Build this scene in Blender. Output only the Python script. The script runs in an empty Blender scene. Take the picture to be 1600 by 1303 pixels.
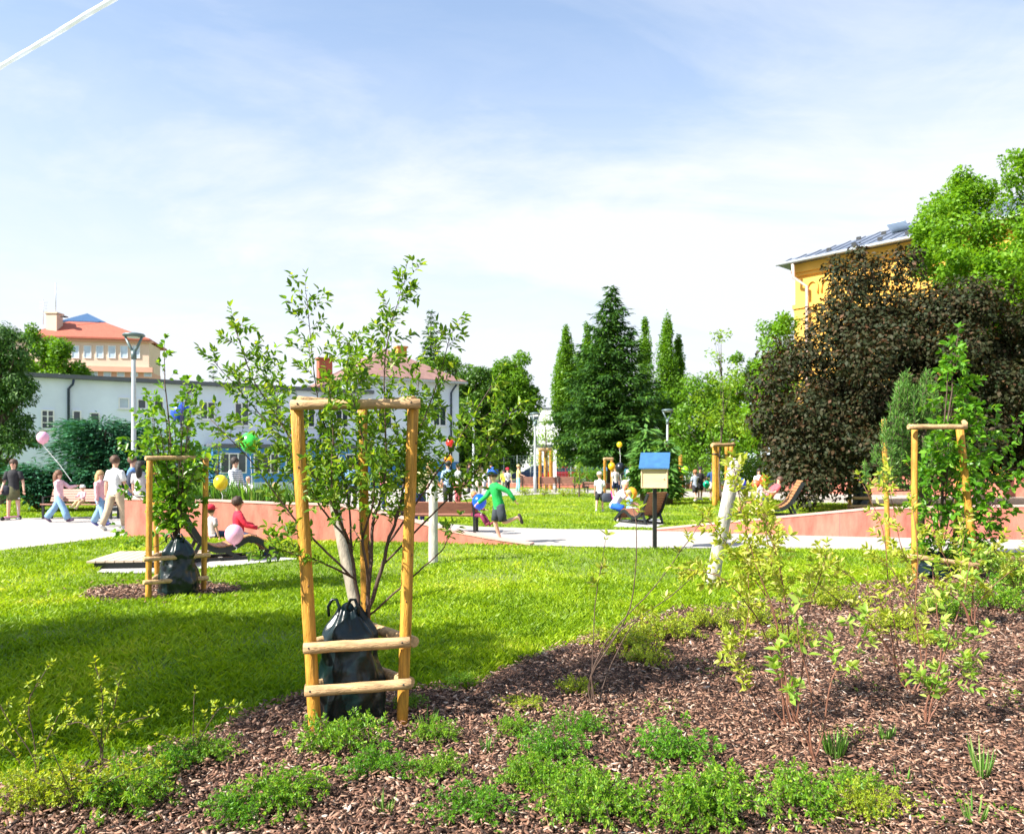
import bpy, math, random
import numpy as np
from mathutils import Vector, Matrix, noise as mnoise
R = math.radians
random.seed(7); rng = np.random.default_rng(11)
scene = bpy.context.scene
col = scene.collection

# ---------------------------------------------------------------- camera
CH = 1.6; FPX = 1200.0; HY = 725.0
cam = bpy.data.cameras.new('camera'); camo = bpy.data.objects.new('camera', cam); col.objects.link(camo)
camo.location = (0, 0, CH); camo.rotation_euler = (R(90), 0, 0)
cam.sensor_width = 36; cam.lens = FPX / 1600 * 36; cam.shift_y = (HY - 651.5) / 1600
cam.clip_start = 0.05; cam.clip_end = 9000
cam.dof.use_dof = True; cam.dof.focus_distance = 5.4; cam.dof.aperture_fstop = 3.8
scene.camera = camo
def P(px, py, D): return Vector(((px - 800) / FPX * D, D, CH - (py - HY) / FPX * D))
def G(px, py): D = CH * FPX / (py - HY); return Vector(((px - 800) / FPX * D, D, 0))

# ---------------------------------------------------------------- sky and sun
scene.view_settings.view_transform = 'Standard'; scene.view_settings.look = 'None'
scene.view_settings.gamma = 1; scene.view_settings.exposure = 1.34
sun_el = R(42); sa = (-0.87, -0.50)
sunv = Vector((sa[0] * math.cos(sun_el), sa[1] * math.cos(sun_el), math.sin(sun_el)))
sd = bpy.data.lights.new('sun', 'SUN'); sd.energy = 5.0; sd.angle = R(0.5); sd.color = (1, .94, .85)
so = bpy.data.objects.new('sun', sd); col.objects.link(so); so.rotation_euler = sunv.to_track_quat('Z', 'Y').to_euler()
w = bpy.data.worlds.new("World"); scene.world = w; w.use_nodes = True
nt = w.node_tree; nt.nodes.clear()
def N(t, typ, **kw):
    n = t.nodes.new(typ)
    for k, v in kw.items():
        if k in n.inputs.keys(): n.inputs[k].default_value = v
        else: setattr(n, k, v)
    return n
out = N(nt, 'ShaderNodeOutputWorld'); bg = N(nt, 'ShaderNodeBackground'); bg.inputs[1].default_value = 0.096
sky = N(nt, 'ShaderNodeTexSky', sky_type='NISHITA', sun_disc=False, sun_elevation=sun_el, sun_rotation=math.atan2(sa[0], sa[1]) % (2 * math.pi), altitude=200, air_density=1.0, dust_density=0.8, ozone_density=1.2)
tc = N(nt, 'ShaderNodeTexCoord'); sep = N(nt, 'ShaderNodeSeparateXYZ'); nt.links.new(tc.outputs['Generated'], sep.inputs[0])
def M(t, op, a, b=None, clamp=False):
    n = t.nodes.new('ShaderNodeMath'); n.operation = op; n.use_clamp = clamp
    for i, v in enumerate((a, b)):
        if v is None: continue
        if isinstance(v, (int, float)): n.inputs[i].default_value = v
        else: t.links.new(v, n.inputs[i])
    return n.outputs[0]
zc = M(nt, 'MAXIMUM', sep.outputs[2], 0.0); den = M(nt, 'ADD', zc, 0.12)
cmb = N(nt, 'ShaderNodeCombineXYZ'); nt.links.new(M(nt, 'DIVIDE', sep.outputs[0], den), cmb.inputs[0]); nt.links.new(M(nt, 'DIVIDE', sep.outputs[1], den), cmb.inputs[1])
mp = N(nt, 'ShaderNodeMapping'); mp.inputs['Rotation'].default_value = (0, 0, R(-52)); mp.inputs['Scale'].default_value = (0.62, .85, 1); mp.inputs['Location'].default_value = (5.1, 2.2, 0)
nt.links.new(cmb.outputs[0], mp.inputs[0])
n1 = N(nt, 'ShaderNodeTexNoise', Scale=0.9, Detail=9.0, Roughness=0.58, Distortion=0.7); nt.links.new(mp.outputs[0], n1.inputs['Vector'])
n2 = N(nt, 'ShaderNodeTexNoise', Scale=3.2, Detail=8.0, Roughness=0.62, Distortion=1.2); nt.links.new(mp.outputs[0], n2.inputs['Vector'])
mr = N(nt, 'ShaderNodeMapRange'); mr.inputs[1].default_value = .42; mr.inputs[2].default_value = .78; nt.links.new(n1.outputs[0], mr.inputs[0])
mr2 = N(nt, 'ShaderNodeMapRange'); mr2.inputs[1].default_value = .40; mr2.inputs[2].default_value = .80; nt.links.new(n2.outputs[0], mr2.inputs[0])
hz = N(nt, 'ShaderNodeMapRange', interpolation_type='SMOOTHSTEP'); hz.inputs[1].default_value = .60; hz.inputs[2].default_value = .06; nt.links.new(sep.outputs[2], hz.inputs[0])
c1 = M(nt, 'MULTIPLY', mr.outputs[0], .66); c2 = M(nt, 'MULTIPLY', mr2.outputs[0], .30)
cl = M(nt, 'ADD', M(nt, 'ADD', c1, M(nt, 'MULTIPLY', c2, M(nt, 'ADD', mr.outputs[0], .35))), M(nt, 'ADD', M(nt, 'MULTIPLY', hz.outputs[0], .76), .22), True)
mx = N(nt, 'ShaderNodeMix', data_type='RGBA'); nt.links.new(cl, mx.inputs[0]); tint = N(nt, 'ShaderNodeMix', data_type='RGBA', blend_type='MULTIPLY'); tint.inputs[0].default_value = 1; tint.inputs[7].default_value = (.72, 1.0, 1.16, 1); nt.links.new(sky.outputs[0], tint.inputs[6]); nt.links.new(tint.outputs[2], mx.inputs[6]); mx.inputs[7].default_value = (4.1, 4.3, 4.65, 1)
nt.links.new(mx.outputs[2], bg.inputs[0]); nt.links.new(bg.outputs[0], out.inputs[0])

# ---------------------------------------------------------------- helpers
def tag(o, label=None, cat=None, group=None, kind=None):
    if label: o['label'] = label
    if cat: o['category'] = cat
    if group: o['group'] = group
    if kind: o['kind'] = kind
    return o
WORLD = set()   # things whose parts are written in world coordinates
def empty(name, loc=(0, 0, 0), rz=0, label=None, cat=None, group=None, world=False):
    o = bpy.data.objects.new(name, None); col.objects.link(o); o.location = loc; o.rotation_euler = (0, 0, rz); o.empty_display_size = .1
    if world: WORLD.add(o.name)
    return tag(o, label, cat, group)
def link(name, me, mats, parent=None):
    o = bpy.data.objects.new(name, me); col.objects.link(o)
    for m in (mats if isinstance(mats, (list, tuple)) else [mats]): me.materials.append(m)
    if parent:
        o.parent = parent
        if parent.name in WORLD: o.matrix_parent_inverse = Matrix.Translation(-parent.location)
    return o
def copy_tree(o, parent=None):
    c = o.copy(); col.objects.link(c); c.parent = parent
    for ch in list(o.children): copy_tree(ch, c)
    return c
class MB:
    def __init__(s): s.v = []; s.f = []; s.sm = []
    def add(s, vs, fs, smooth=False):
        b = len(s.v); s.v += [tuple(v) for v in vs]; s.f += [tuple(i + b for i in f) for f in fs]; s.sm += [smooth] * len(fs); return s
    def box(s, c, d, rz=0, rx=0, ry=0):
        hx, hy, hz_ = d[0] / 2, d[1] / 2, d[2] / 2
        m = Matrix.Rotation(rz, 3, 'Z') @ Matrix.Rotation(ry, 3, 'Y') @ Matrix.Rotation(rx, 3, 'X'); c = Vector(c)
        vs = [c + m @ Vector((x * hx, y * hy, z * hz_)) for x in (-1, 1) for y in (-1, 1) for z in (-1, 1)]
        return s.add(vs, [(0, 1, 3, 2), (4, 6, 7, 5), (0, 4, 5, 1), (2, 3, 7, 6), (0, 2, 6, 4), (1, 5, 7, 3)])
    def beam(s, a, b, w, h, up=(0, 0, 1)):
        a = Vector(a); b = Vector(b); d = (b - a).normalized(); u = Vector(up)
        if abs(d.dot(u)) > .98: u = Vector((0, 1, 0))
        x = d.cross(u).normalized(); u = x.cross(d)
        vs = [p + x * i * w / 2 + u * j * h / 2 for p in (a, b) for i, j in ((-1, -1), (1, -1), (1, 1), (-1, 1))]
        return s.add(vs, [(0, 1, 2, 3), (7, 6, 5, 4), (0, 4, 5, 1), (1, 5, 6, 2), (2, 6, 7, 3), (3, 7, 4, 0)])
    def tube(s, pts, rad, n=8, cap=True, wob=0):
        pts = [Vector(p) for p in pts]; m = len(pts)
        if not hasattr(rad, '__len__'): rad = [rad] * m
        vs = []; pu = None
        for i, p in enumerate(pts):
            d = (pts[min(i + 1, m - 1)] - pts[max(i - 1, 0)])
            d = d.normalized() if d.length > 1e-9 else Vector((0, 0, 1))
            u = pu - d * pu.dot(d) if pu is not None else d.orthogonal()
            if u.length < 1e-6: u = d.orthogonal()
            u.normalize(); pu = u; v = d.cross(u)
            for k in range(n):
                t = 2 * math.pi * k / n; r = rad[i] * (1 + wob * random.uniform(-1, 1))
                vs.append(p + u * math.cos(t) * r + v * math.sin(t) * r)
        fs = [(i * n + k, i * n + (k + 1) % n, (i + 1) * n + (k + 1) % n, (i + 1) * n + k) for i in range(m - 1) for k in range(n)]
        s.add(vs, fs, True)
        if cap:
            b = len(s.v) - len(vs); s.f += [tuple(b + k for k in reversed(range(n))), tuple(b + (m - 1) * n + k for k in range(n))]; s.sm += [False, False]
        return s
    def lathe(s, c, prof, n=16, sx=1, sy=1):
        c = Vector(c); vs = []
        for r, z in prof:
            for k in range(n): t = 2 * math.pi * k / n; vs.append(c + Vector((math.cos(t) * r * sx, math.sin(t) * r * sy, z)))
        m = len(prof); fs = [(i * n + k, i * n + (k + 1) % n, (i + 1) * n + (k + 1) % n, (i + 1) * n + k) for i in range(m - 1) for k in range(n)]
        fs += [tuple(reversed(range(n))), tuple((m - 1) * n + k for k in range(n))]
        return s.add(vs, fs, True)
    def ball(s, c, r, n=12, m=8):
        if not hasattr(r, '__len__'): r = (r, r, r)
        c = Vector(c); vs = []
        for i in range(m + 1):
            a = math.pi * (i + .02) / (m + .04)
            for k in range(n): t = 2 * math.pi * k / n; vs.append(c + Vector((math.sin(a) * math.cos(t) * r[0], math.sin(a) * math.sin(t) * r[1], -math.cos(a) * r[2])))
        fs = [(i * n + k, i * n + (k + 1) % n, (i + 1) * n + (k + 1) % n, (i + 1) * n + k) for i in range(m) for k in range(n)]
        return s.add(vs, fs + [tuple(reversed(range(n))), tuple(m * n + k for k in range(n))], True)
    def prism(s, poly, z0, z1):
        n = len(poly); vs = [(x, y, z0) for x, y in poly] + [(x, y, z1) for x, y in poly]
        return s.add(vs, [tuple(reversed(range(n))), tuple(range(n, 2 * n))] + [(i, (i + 1) % n, n + (i + 1) % n, n + i) for i in range(n)])
    def build(s, name, m, parent=None, bevel=0):
        me = bpy.data.meshes.new(name); me.from_pydata(s.v, [], s.f); me.polygons.foreach_set('use_smooth', s.sm); me.update()
        o = link(name, me, m, parent)
        if bevel:
            b = o.modifiers.new('b', 'BEVEL'); b.width = bevel; b.segments = 2; b.limit_method = 'ANGLE'
        return o
def npmesh(name, V, F, m, parent=None, rnd=None, smooth=False):
    """F: (n,k) int array"""
    me = bpy.data.meshes.new(name); n, k = F.shape
    me.vertices.add(len(V)); me.vertices.foreach_set('co', np.ascontiguousarray(V, dtype=np.float32).ravel())
    me.loops.add(n * k); me.loops.foreach_set('vertex_index', np.ascontiguousarray(F, dtype=np.int32).ravel())
    me.polygons.add(n); me.polygons.foreach_set('loop_start', np.arange(0, n * k, k, dtype=np.int32))
    if smooth: me.polygons.foreach_set('use_smooth', np.ones(n, bool))
    if rnd is not None:
        a = me.attributes.new('rnd', 'FLOAT', 'POINT'); a.data.foreach_set('value', np.ascontiguousarray(rnd, dtype=np.float32))
    me.update(calc_edges=True); me.validate()
    return link(name, me, m, parent)

# ---------------------------------------------------------------- materials
def base(name):
    m = bpy.data.materials.new(name); m.use_nodes = True; t = m.node_tree; p = t.nodes['Principled BSDF']; return m, t, p
def ramp(t, fac, stops):
    r = t.nodes.new('ShaderNodeValToRGB'); t.links.new(fac, r.inputs[0]); e = r.color_ramp.elements
    while len(e) < len(stops): e.new(.5)
    for i, (p, c) in enumerate(stops): e[i].position = p; e[i].color = (*c, 1)
    return r.outputs[0]
def mat(name, c, rough=.6, metal=0, var=.18, vs=6.0, bump=0, bs=40.0, spec=.5, trans=0, stretch=None, coat=0):
    m, t, p = base(name); tcn = t.nodes.new('ShaderNodeTexCoord'); src = tcn.outputs['Object']
    if stretch:
        mpn = t.nodes.new('ShaderNodeMapping'); mpn.inputs['Scale'].default_value = stretch; t.links.new(src, mpn.inputs[0]); src = mpn.outputs[0]
    n = N(t, 'ShaderNodeTexNoise', Scale=vs, Detail=6.0, Roughness=.6); t.links.new(src, n.inputs['Vector'])
    lo = tuple(max(0, x * (1 - var * 1.3)) for x in c[:3]); hi = tuple(min(1, x * (1 + var)) for x in c[:3])
    t.links.new(ramp(t, n.outputs[0], [(.3, lo), (.7, hi)]), p.inputs['Base Color'])
    p.inputs['Roughness'].default_value = rough; p.inputs['Metallic'].default_value = metal; p.inputs['Specular IOR Level'].default_value = spec
    if coat: p.inputs['Coat Weight'].default_value = coat
    if trans: p.inputs['Transmission Weight'].default_value = trans
    if bump:
        n2 = N(t, 'ShaderNodeTexNoise', Scale=bs, Detail=5.0); t.links.new(src, n2.inputs['Vector']); b = N(t, 'ShaderNodeBump', Strength=bump, Distance=.02)
        t.links.new(n2.outputs[0], b.inputs['Height']); t.links.new(b.outputs[0], p.inputs['Normal'])
    return m
def leafmat(name, c1, c2, c3=None, trans=.42, rough=.45, tcol=None, spec=.35):
    m, t, p = base(name); a = t.nodes.new('ShaderNodeAttribute'); a.attribute_name = 'rnd'
    st = [(0, c1), (.6, c2), (1, c3 or c2)]; c = ramp(t, a.outputs['Fac'], st)
    t.links.new(c, p.inputs['Base Color']); p.inputs['Roughness'].default_value = rough; p.inputs['Specular IOR Level'].default_value = spec
    tr = t.nodes.new('ShaderNodeBsdfTranslucent')
    mc = N(t, 'ShaderNodeMix', data_type='RGBA', blend_type='MULTIPLY'); mc.inputs[0].default_value = 1; t.links.new(c, mc.inputs[6]); mc.inputs[7].default_value = (*(tcol or (1.7, 1.55, .6)), 1)
    t.links.new(mc.outputs[2], tr.inputs[0]); ms = t.nodes.new('ShaderNodeMixShader'); ms.inputs[0].default_value = trans
    t.links.new(p.outputs[0], ms.inputs[1]); t.links.new(tr.outputs[0], ms.inputs[2]); t.links.new(ms.outputs[0], t.nodes['Material Output'].inputs[0])
    return m

# ---------------------------------------------------------------- vectorised leaves
def unit(a): return a / np.maximum(np.linalg.norm(a, axis=1, keepdims=True), 1e-9)
def rand_dirs(n): return unit(rng.normal(size=(n, 3)))
def leaves(name, m, Pt, Dv, Nr, L, W, parent=None, rnd=None, fine=True, cup=.18):
    """one mesh of leaves: Pt base points, Dv long axis, Nr approx normal"""
    n = len(Pt); Dv = unit(Dv); S = unit(np.cross(Dv, Nr)); U = np.cross(S, Dv)
    L = np.broadcast_to(np.asarray(L, float), (n,))[:, None]; W = np.broadcast_to(np.asarray(W, float), (n,))[:, None]
    if rnd is None: rnd = rng.random(n)
    if fine:
        bend = U * L * -.12
        V = np.stack([Pt, Pt + Dv * L * .3 + S * W * .42 + U * W * cup, Pt + Dv * L * .65 + S * W * .38 + U * W * cup + bend * .4, Pt + Dv * L + bend,
                      Pt + Dv * L * .65 - S * W * .38 + U * W * cup + bend * .4, Pt + Dv * L * .3 - S * W * .42 + U * W * cup], 1)
        F = np.array([[0, 1, 2, 3], [0, 3, 4, 5]]); k = 6
    else:
        V = np.stack([Pt, Pt + Dv * L * .5 + S * W * .5 + U * W * cup, Pt + Dv * L, Pt + Dv * L * .5 - S * W * .5 + U * W * cup], 1); F = np.array([[0, 1, 2, 3]]); k = 4
    FF = (F[None] + (np.arange(n) * k)[:, None, None]).reshape(-1, 4)
    return npmesh(name, V.reshape(-1, 3), FF, m, parent, np.repeat(rnd, k))
def inpoly(x, y, poly):
    c = np.zeros(len(x), bool); n = len(poly)
    for i in range(n):
        x1, y1 = poly[i][0], poly[i][1]; x2, y2 = poly[(i + 1) % n][0], poly[(i + 1) % n][1]
        k = ((y1 > y) != (y2 > y)) & (x < (x2 - x1) * (y - y1) / ((y2 - y1) if y2 != y1 else 1e-9) + x1); c ^= k
    return c
def vnoise(x, y, s, seed=0):
    """value noise in numpy"""
    r = np.random.default_rng(seed); T = r.random((256, 256)); x = x / s + 100; y = y / s + 100
    i = np.floor(x).astype(int); j = np.floor(y).astype(int); fx = x - i; fy = y - j; fx = fx * fx * (3 - 2 * fx); fy = fy * fy * (3 - 2 * fy)
    g = lambda a, b: T[a % 256, b % 256]
    return (g(i, j) * (1 - fx) + g(i + 1, j) * fx) * (1 - fy) + (g(i, j + 1) * (1 - fx) + g(i + 1, j + 1) * fx) * fy

# ---------------------------------------------------------------- shared materials
m_bark = mat('bark', (.10, .075, .05), .9, var=.4, vs=18, bump=.6)
m_stem = mat('stem_brown', (.085, .05, .035), .7, var=.3, vs=30)
m_redstem = mat('stem_red', (.20, .085, .05), .6, var=.35, vs=25)
m_stake = mat('yellow_stake_wood', (.58, .28, .035), .6, var=.42, vs=6, bump=.5, bs=30, stretch=(6, 6, .7))
m_rail = mat('pale_rail_wood', (.56, .35, .17), .7, var=.38, vs=7, bump=.45, bs=30, stretch=(.8, 6, 6))
m_plank = mat('brown_slat_wood', (.30, .12, .065), .55, var=.3, vs=5, stretch=(1, 8, 8))
m_plankpale = mat('pale_deck_wood', (.50, .40, .31), .7, var=.25, vs=5, stretch=(1, 8, 8))
m_plankred = mat('reddish_slat_wood', (.36, .17, .12), .55, var=.25, vs=5, stretch=(1, 8, 8))
m_dark = mat('dark_metal', (.025, .028, .03), .4, metal=.3, var=.1)
m_black = mat('black_metal', (.01, .01, .011), .4, var=.1)
m_galv = mat('galvanised_metal', (.48, .52, .55), .45, metal=.35, var=.1)
m_lampdark = mat('lamp_grey_metal', (.12, .17, .18), .4, metal=.2, var=.1)
m_bag = mat('dark_green_plastic', (.003, .012, .014), .30, var=.35, vs=10, bump=.5, bs=9, spec=.42)
m_glass = mat('window_glass', (.03, .045, .06), .12, var=.5, vs=.8, spec=.7)
m_white = mat('white_paint', (.78, .79, .80), .5, var=.04)
m_skin = mat('skin', (.62, .36, .26), .55, var=.08)
m_string = mat('balloon_string', (.75, .75, .75), .6)
# ================================================================ GROUND
def sheet(name, poly, z, m):
    b = MB(); b.add([(x, y, z) for x, y in poly], [tuple(range(len(poly)))]); o = b.build(name, m); tag(o, kind='structure'); return o
def groundmat(name, stops, s1, s2, rough=.9, bump=.5, bs=60, mixw=.5):
    m, t, p = base(name); tcn = t.nodes.new('ShaderNodeTexCoord'); a = N(t, 'ShaderNodeTexNoise', Scale=s1, Detail=6.0, Roughness=.65); b = N(t, 'ShaderNodeTexNoise', Scale=s2, Detail=8.0, Roughness=.7)
    t.links.new(tcn.outputs['Object'], a.inputs['Vector']); t.links.new(tcn.outputs['Object'], b.inputs['Vector'])
    f = M(t, 'ADD', M(t, 'MULTIPLY', a.outputs[0], 1 - mixw), M(t, 'MULTIPLY', b.outputs[0], mixw))
    t.links.new(ramp(t, f, stops), p.inputs['Base Color']); p.inputs['Roughness'].default_value = rough; p.inputs['Specular IOR Level'].default_value = .2
    n2 = N(t, 'ShaderNodeTexNoise', Scale=bs, Detail=6.0); t.links.new(tcn.outputs['Object'], n2.inputs['Vector']); bn = N(t, 'ShaderNodeBump', Strength=bump, Distance=.03)
    t.links.new(n2.outputs[0], bn.inputs['Height']); t.links.new(bn.outputs[0], p.inputs['Normal']); return m
m_ground = groundmat('lawn_soil', [(.30, (.09, .14, .02)), (.48, (.15, .22, .035)), (.60, (.20, .23, .07)), (.74, (.27, .25, .12))], .35, 9, bump=.8)
m_mulch = groundmat('mulch_soil', [(.35, (.035, .02, .015)), (.65, (.13, .075, .055))], 3, 40, bump=1)
m_path = groundmat('path_pale_gravel', [(.35, (.33, .30, .275)), (.65, (.43, .40, .37))], 1.2, 30, bump=.15, bs=90)
m_slab = groundmat('concrete_slab', [(.35, (.36, .35, .33)), (.65, (.48, .46, .43))], 2, 30, bump=.2)
sheet('ground', [(-3000, -60), (3000, -60), (3000, 4000), (-3000, 4000)], 0, m_ground)
bedpx = [(-500, 1285), (0, 1235), (110, 1215), (200, 1188), (330, 1152), (410, 1108), (470, 1085), (560, 1078), (640, 1075), (725, 1080), (790, 1045), (850, 1020), (915, 1000), (990, 972), (1060, 952), (1150, 948), (1280, 926), (1400, 906), (1440, 892), (1600, 872), (1900, 866)]
bed = [(G(*p).x, G(*p).y) for p in bedpx] + [(24, 13.5), (24, -3), (-8, -3)]
sheet('mulch_bed', bed, .004, m_mulch)
ring = [(G(246, 925).x + .95 * math.cos(t) * (1 + .12 * math.sin(3 * t + 1)), G(246, 925).y + .62 * math.sin(t) * (1 + .15 * math.sin(2 * t))) for t in [2 * math.pi * k / 28 for k in range(28)]]
sheet('mulch_ring', ring, .004, m_mulch)
soil = lambda cx, cy, rx, ry: [(G(cx, cy).x + rx * math.cos(t) * (1 + .15 * math.sin(3 * t + cx)), G(cx, cy).y + ry * math.sin(t)) for t in [2 * math.pi * k / 20 for k in range(20)]]
# pale path: near edge, then far edge back
near = [(-700, 905), (-300, 878), (0, 861), (100, 849), (190, 838), (330, 842), (520, 846), (700, 849), (830, 853), (1000, 857), (1180, 857), (1400, 861), (1700, 866), (2400, 874)]
far = [(2400, 842), (1600, 842), (1370, 838), (1200, 834), (1030, 829), (870, 827), (740, 823), (640, 812), (500, 806), (330, 806), (170, 807), (0, 811), (-400, 815)]
path = [(G(*p).x, G(*p).y) for p in near + far]
sheet('path', path, .012, m_path)
p2 = [(1000, 778), (1150, 777), (1260, 785), (1345, 787), (1450, 790), (1700, 797), (2000, 800), (2000, 776), (1500, 774), (1345, 773), (1200, 768), (1000, 767), (880, 764), (700, 763), (400, 770), (150, 782), (150, 804), (400, 800), (640, 798), (700, 785), (760, 776), (860, 772), (930, 771)]
path2 = [(G(*p).x, G(*p).y) for p in p2]
sheet('plaza', path2, .008, m_path)
sheet('path_far', [(-200, 62), (200, 62), (200, 78), (-200, 78)], .006, groundmat('asphalt', [(.35, (.05, .05, .052)), (.65, (.08, .08, .08))], 1, 20))
pad1 = [(G(*p).x, G(*p).y) for p in [(150, 896), (172, 882), (300, 866), (400, 869), (468, 874), (330, 888), (240, 897)]]
sheet('concrete_pad', pad1, .016, m_slab)
pad2 = [(G(*p).x, G(*p).y) for p in [(958, 824), (970, 813), (1030, 811), (1038, 820), (1020, 826)]]
sheet('concrete_pad_far', pad2, .016, m_slab)

# ---- bark chips: stuff
def chips(name, n, sampler, smin=.010, smax=.046):
    x, y = sampler(n); n = len(x)
    d = np.hypot(x, y); L = rng.uniform(smin, smax, n) * (1 + .06 * np.maximum(d - 5, 0)); W = L * rng.uniform(.14, .5, n); lg = rng.random(n) < .06; L = np.where(lg, L * 1.7, L); W = np.where(lg, W * .55, W); T = rng.uniform(.0015, .004, n)
    yaw = rng.uniform(0, 6.283, n); tl = rng.normal(0, .32, n); t2 = rng.normal(0, .35, n)
    X = np.stack([np.cos(yaw) * np.cos(tl), np.sin(yaw) * np.cos(tl), np.sin(tl)], 1)
    Y0 = np.stack([-np.sin(yaw), np.cos(yaw), np.zeros(n)], 1); Z0 = np.cross(X, Y0); Y = Y0 * np.cos(t2)[:, None] + Z0 * np.sin(t2)[:, None]; Z = np.cross(X, Y)
    C = np.stack([x, y, .012 + rng.random(n) ** 1.6 * .035 + .02 * vnoise(x, y, .35, 5)], 1)
    vs = []
    for sx, sy, k in ((-1, -.6, 0), (-.3, -1, 0), (1, -.5, 0), (.85, .6, 0), (-.2, 1, 0), (-.9, .5, 0)):
        j = rng.uniform(.75, 1.2, n)
        vs.append(C + X * (L / 2 * sx * j)[:, None] + Y * (W / 2 * sy * j)[:, None])
    top = [v + Z * T[:, None] + np.array([0, 0, 0]) for v in vs]; mid = (top[1] + top[4]) / 2 + Z * (T * rng.uniform(0, 1.5, n))[:, None]
    V = np.stack(vs + top, 1)   # 12 verts
    F = np.array([[6, 7, 10, 11], [7, 8, 9, 10], [0, 1, 7, 6], [1, 2, 8, 7], [2, 3, 9, 8], [3, 4, 10, 9], [4, 5, 11, 10], [5, 0, 6, 11]])
    FF = (F[None] + (np.arange(n) * 12)[:, None, None]).reshape(-1, 4)
    o = npmesh(name, V.reshape(-1, 3), FF, m_chip, None, np.repeat(rng.random(n), 12)); tag(o, kind='stuff'); return o
m_chip, t_, p_ = base('bark_chip'); a_ = t_.nodes.new('ShaderNodeAttribute'); a_.attribute_name = 'rnd'
t_.links.new(ramp(t_, a_.outputs['Fac'], [(0, (.025, .012, .008)), (.3, (.085, .038, .022)), (.6, (.235, .115, .07)), (.84, (.37, .215, .14)), (.96, (.46, .32, .24)), (1, (.58, .48, .40))]), p_.inputs['Base Color']); p_.inputs['Roughness'].default_value = .75
def bedsample(n):
    # density falls off with distance from the front of the bed
    u = rng.random(n); y = 2.6 * (15.5 / 2.6) ** u; W_ = y * .72 + .6; x = -1.05 * W_ + rng.random(n) * (2.1 * W_ + 1.6)
    edge = .35 * (vnoise(x, y, .25, 3) - .5)
    k = inpoly(x, y + edge * .6, bed); return x[k], y[k]
o = chips('bark_mulch', 260000, bedsample); tag(o, 'loose reddish brown bark chips covering the planting bed', 'bark mulch')
def ringsample(n):
    x = rng.uniform(-1.25, 1.25, n) + G(246, 925).x; y = rng.uniform(-.9, .9, n) + G(246, 925).y; k = inpoly(x, y, ring) | (rng.random(n) < .04); return x[k], y[k]
o = chips('bark_mulch', 5200, ringsample, .02, .05); tag(o, 'small round patch of bark chips under the birch like tree on the lawn', 'bark mulch')

# ---- lawn: stuff
m_grass = leafmat('grass_blade', (.13, .24, .006), (.32, .45, .010), (.58, .56, .09), trans=.38, tcol=(1.5, 1.5, .5), rough=.5)
def grass(name, n, sampler, h=.05, label=None):
    x, y, hs = sampler(n); n = len(x); d = np.hypot(x, y)
    H = h * rng.uniform(.5, 1.3, n) * hs; Wd = .0045 + .00115 * d; yaw = rng.uniform(0, 6.283, n)
    S = np.stack([np.cos(yaw), np.sin(yaw), np.zeros(n)], 1) * Wd[:, None]; ln = rng.normal(0, .55, (n, 2)) * H[:, None]
    B = np.stack([x, y, np.full(n, -.004)], 1); T = B + np.concatenate([ln, H[:, None]], 1); Mi = B + np.concatenate([ln * .35, H[:, None] * .62], 1)
    V = np.stack([B - S * .5, B + S * .5, Mi + S * .4, T, Mi - S * .4], 1)
    F = np.array([[0, 1, 2, 4]]); F3 = None
    V = np.stack([B - S * .5, B + S * .5, Mi + S * .35, T], 1)
    FF = (np.array([[0, 1, 2, 3]])[None] + (np.arange(n) * 4)[:, None, None]).reshape(-1, 4)
    r = np.clip(.10 + .62 * vnoise(x, y, 1.1, 9) + .34 * vnoise(x, y, .3, 4) + rng.normal(0, .16, n) - .25, 0, 1)
    o = npmesh(name, V.reshape(-1, 3), FF, m_grass, None, np.repeat(r, 4)); tag(o, label, 'grass', kind='stuff'); return o
ringp = ring
def lawnsample(n):
    u = rng.random(n); y = 3.4 * (42 / 3.4) ** (u ** .92); x = rng.uniform(-1.02, 1.02, n) * (y * .70 + .5)
    edge = .30 * (vnoise(x, y, .22, 3) - .5)
    k = ~inpoly(x, y + edge, bed) & ~inpoly(x, y, path) & ~inpoly(x, y, path2) & ~inpoly(x, y, ringp) & ~inpoly(x, y, pad1) & ~inpoly(x, y, pad2)
    bare = vnoise(x, y * .55, .55, 21) * .55 + vnoise(x, y, 2.4, 22) * .45
    k &= rng.random(n) > np.clip((bare - .58) * 5, 0, .62)
    x = x[k]; y = y[k]; return x, y, .65 + .7 * vnoise(x, y, .45, 7)
grass('lawn_grass', 620000, lawnsample, .052, 'short bright green lawn grass on both sides of the path')

# ================================================================ CONCRETE WALLS
m_pink = mat('pink_concrete', (.50, .165, .115), .8, var=.34, vs=2.6, bump=.25, bs=30, stretch=(1.6, 1.6, .5))
t_ = m_pink.node_tree; p_ = t_.nodes['Principled BSDF']; src_ = p_.inputs['Base Color'].links[0].from_socket; tc_ = t_.nodes.new('ShaderNodeTexCoord'); sx_ = t_.nodes.new('ShaderNodeSeparateXYZ'); t_.links.new(tc_.outputs['Object'], sx_.inputs[0])
jn_ = M(t_, 'LESS_THAN', M(t_, 'FRACT', M(t_, 'DIVIDE', sx_.outputs[0], 2.4)), .008); nz_ = N(t_, 'ShaderNodeTexNoise', Scale=1.0, Detail=8.0, Roughness=.7); t_.links.new(tc_.outputs['Object'], nz_.inputs['Vector']); st_ = N(t_, 'ShaderNodeMapRange'); st_.inputs[1].default_value = .5; st_.inputs[2].default_value = .75; st_.inputs[4].default_value = .45; t_.links.new(nz_.outputs[0], st_.inputs[0])
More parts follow.
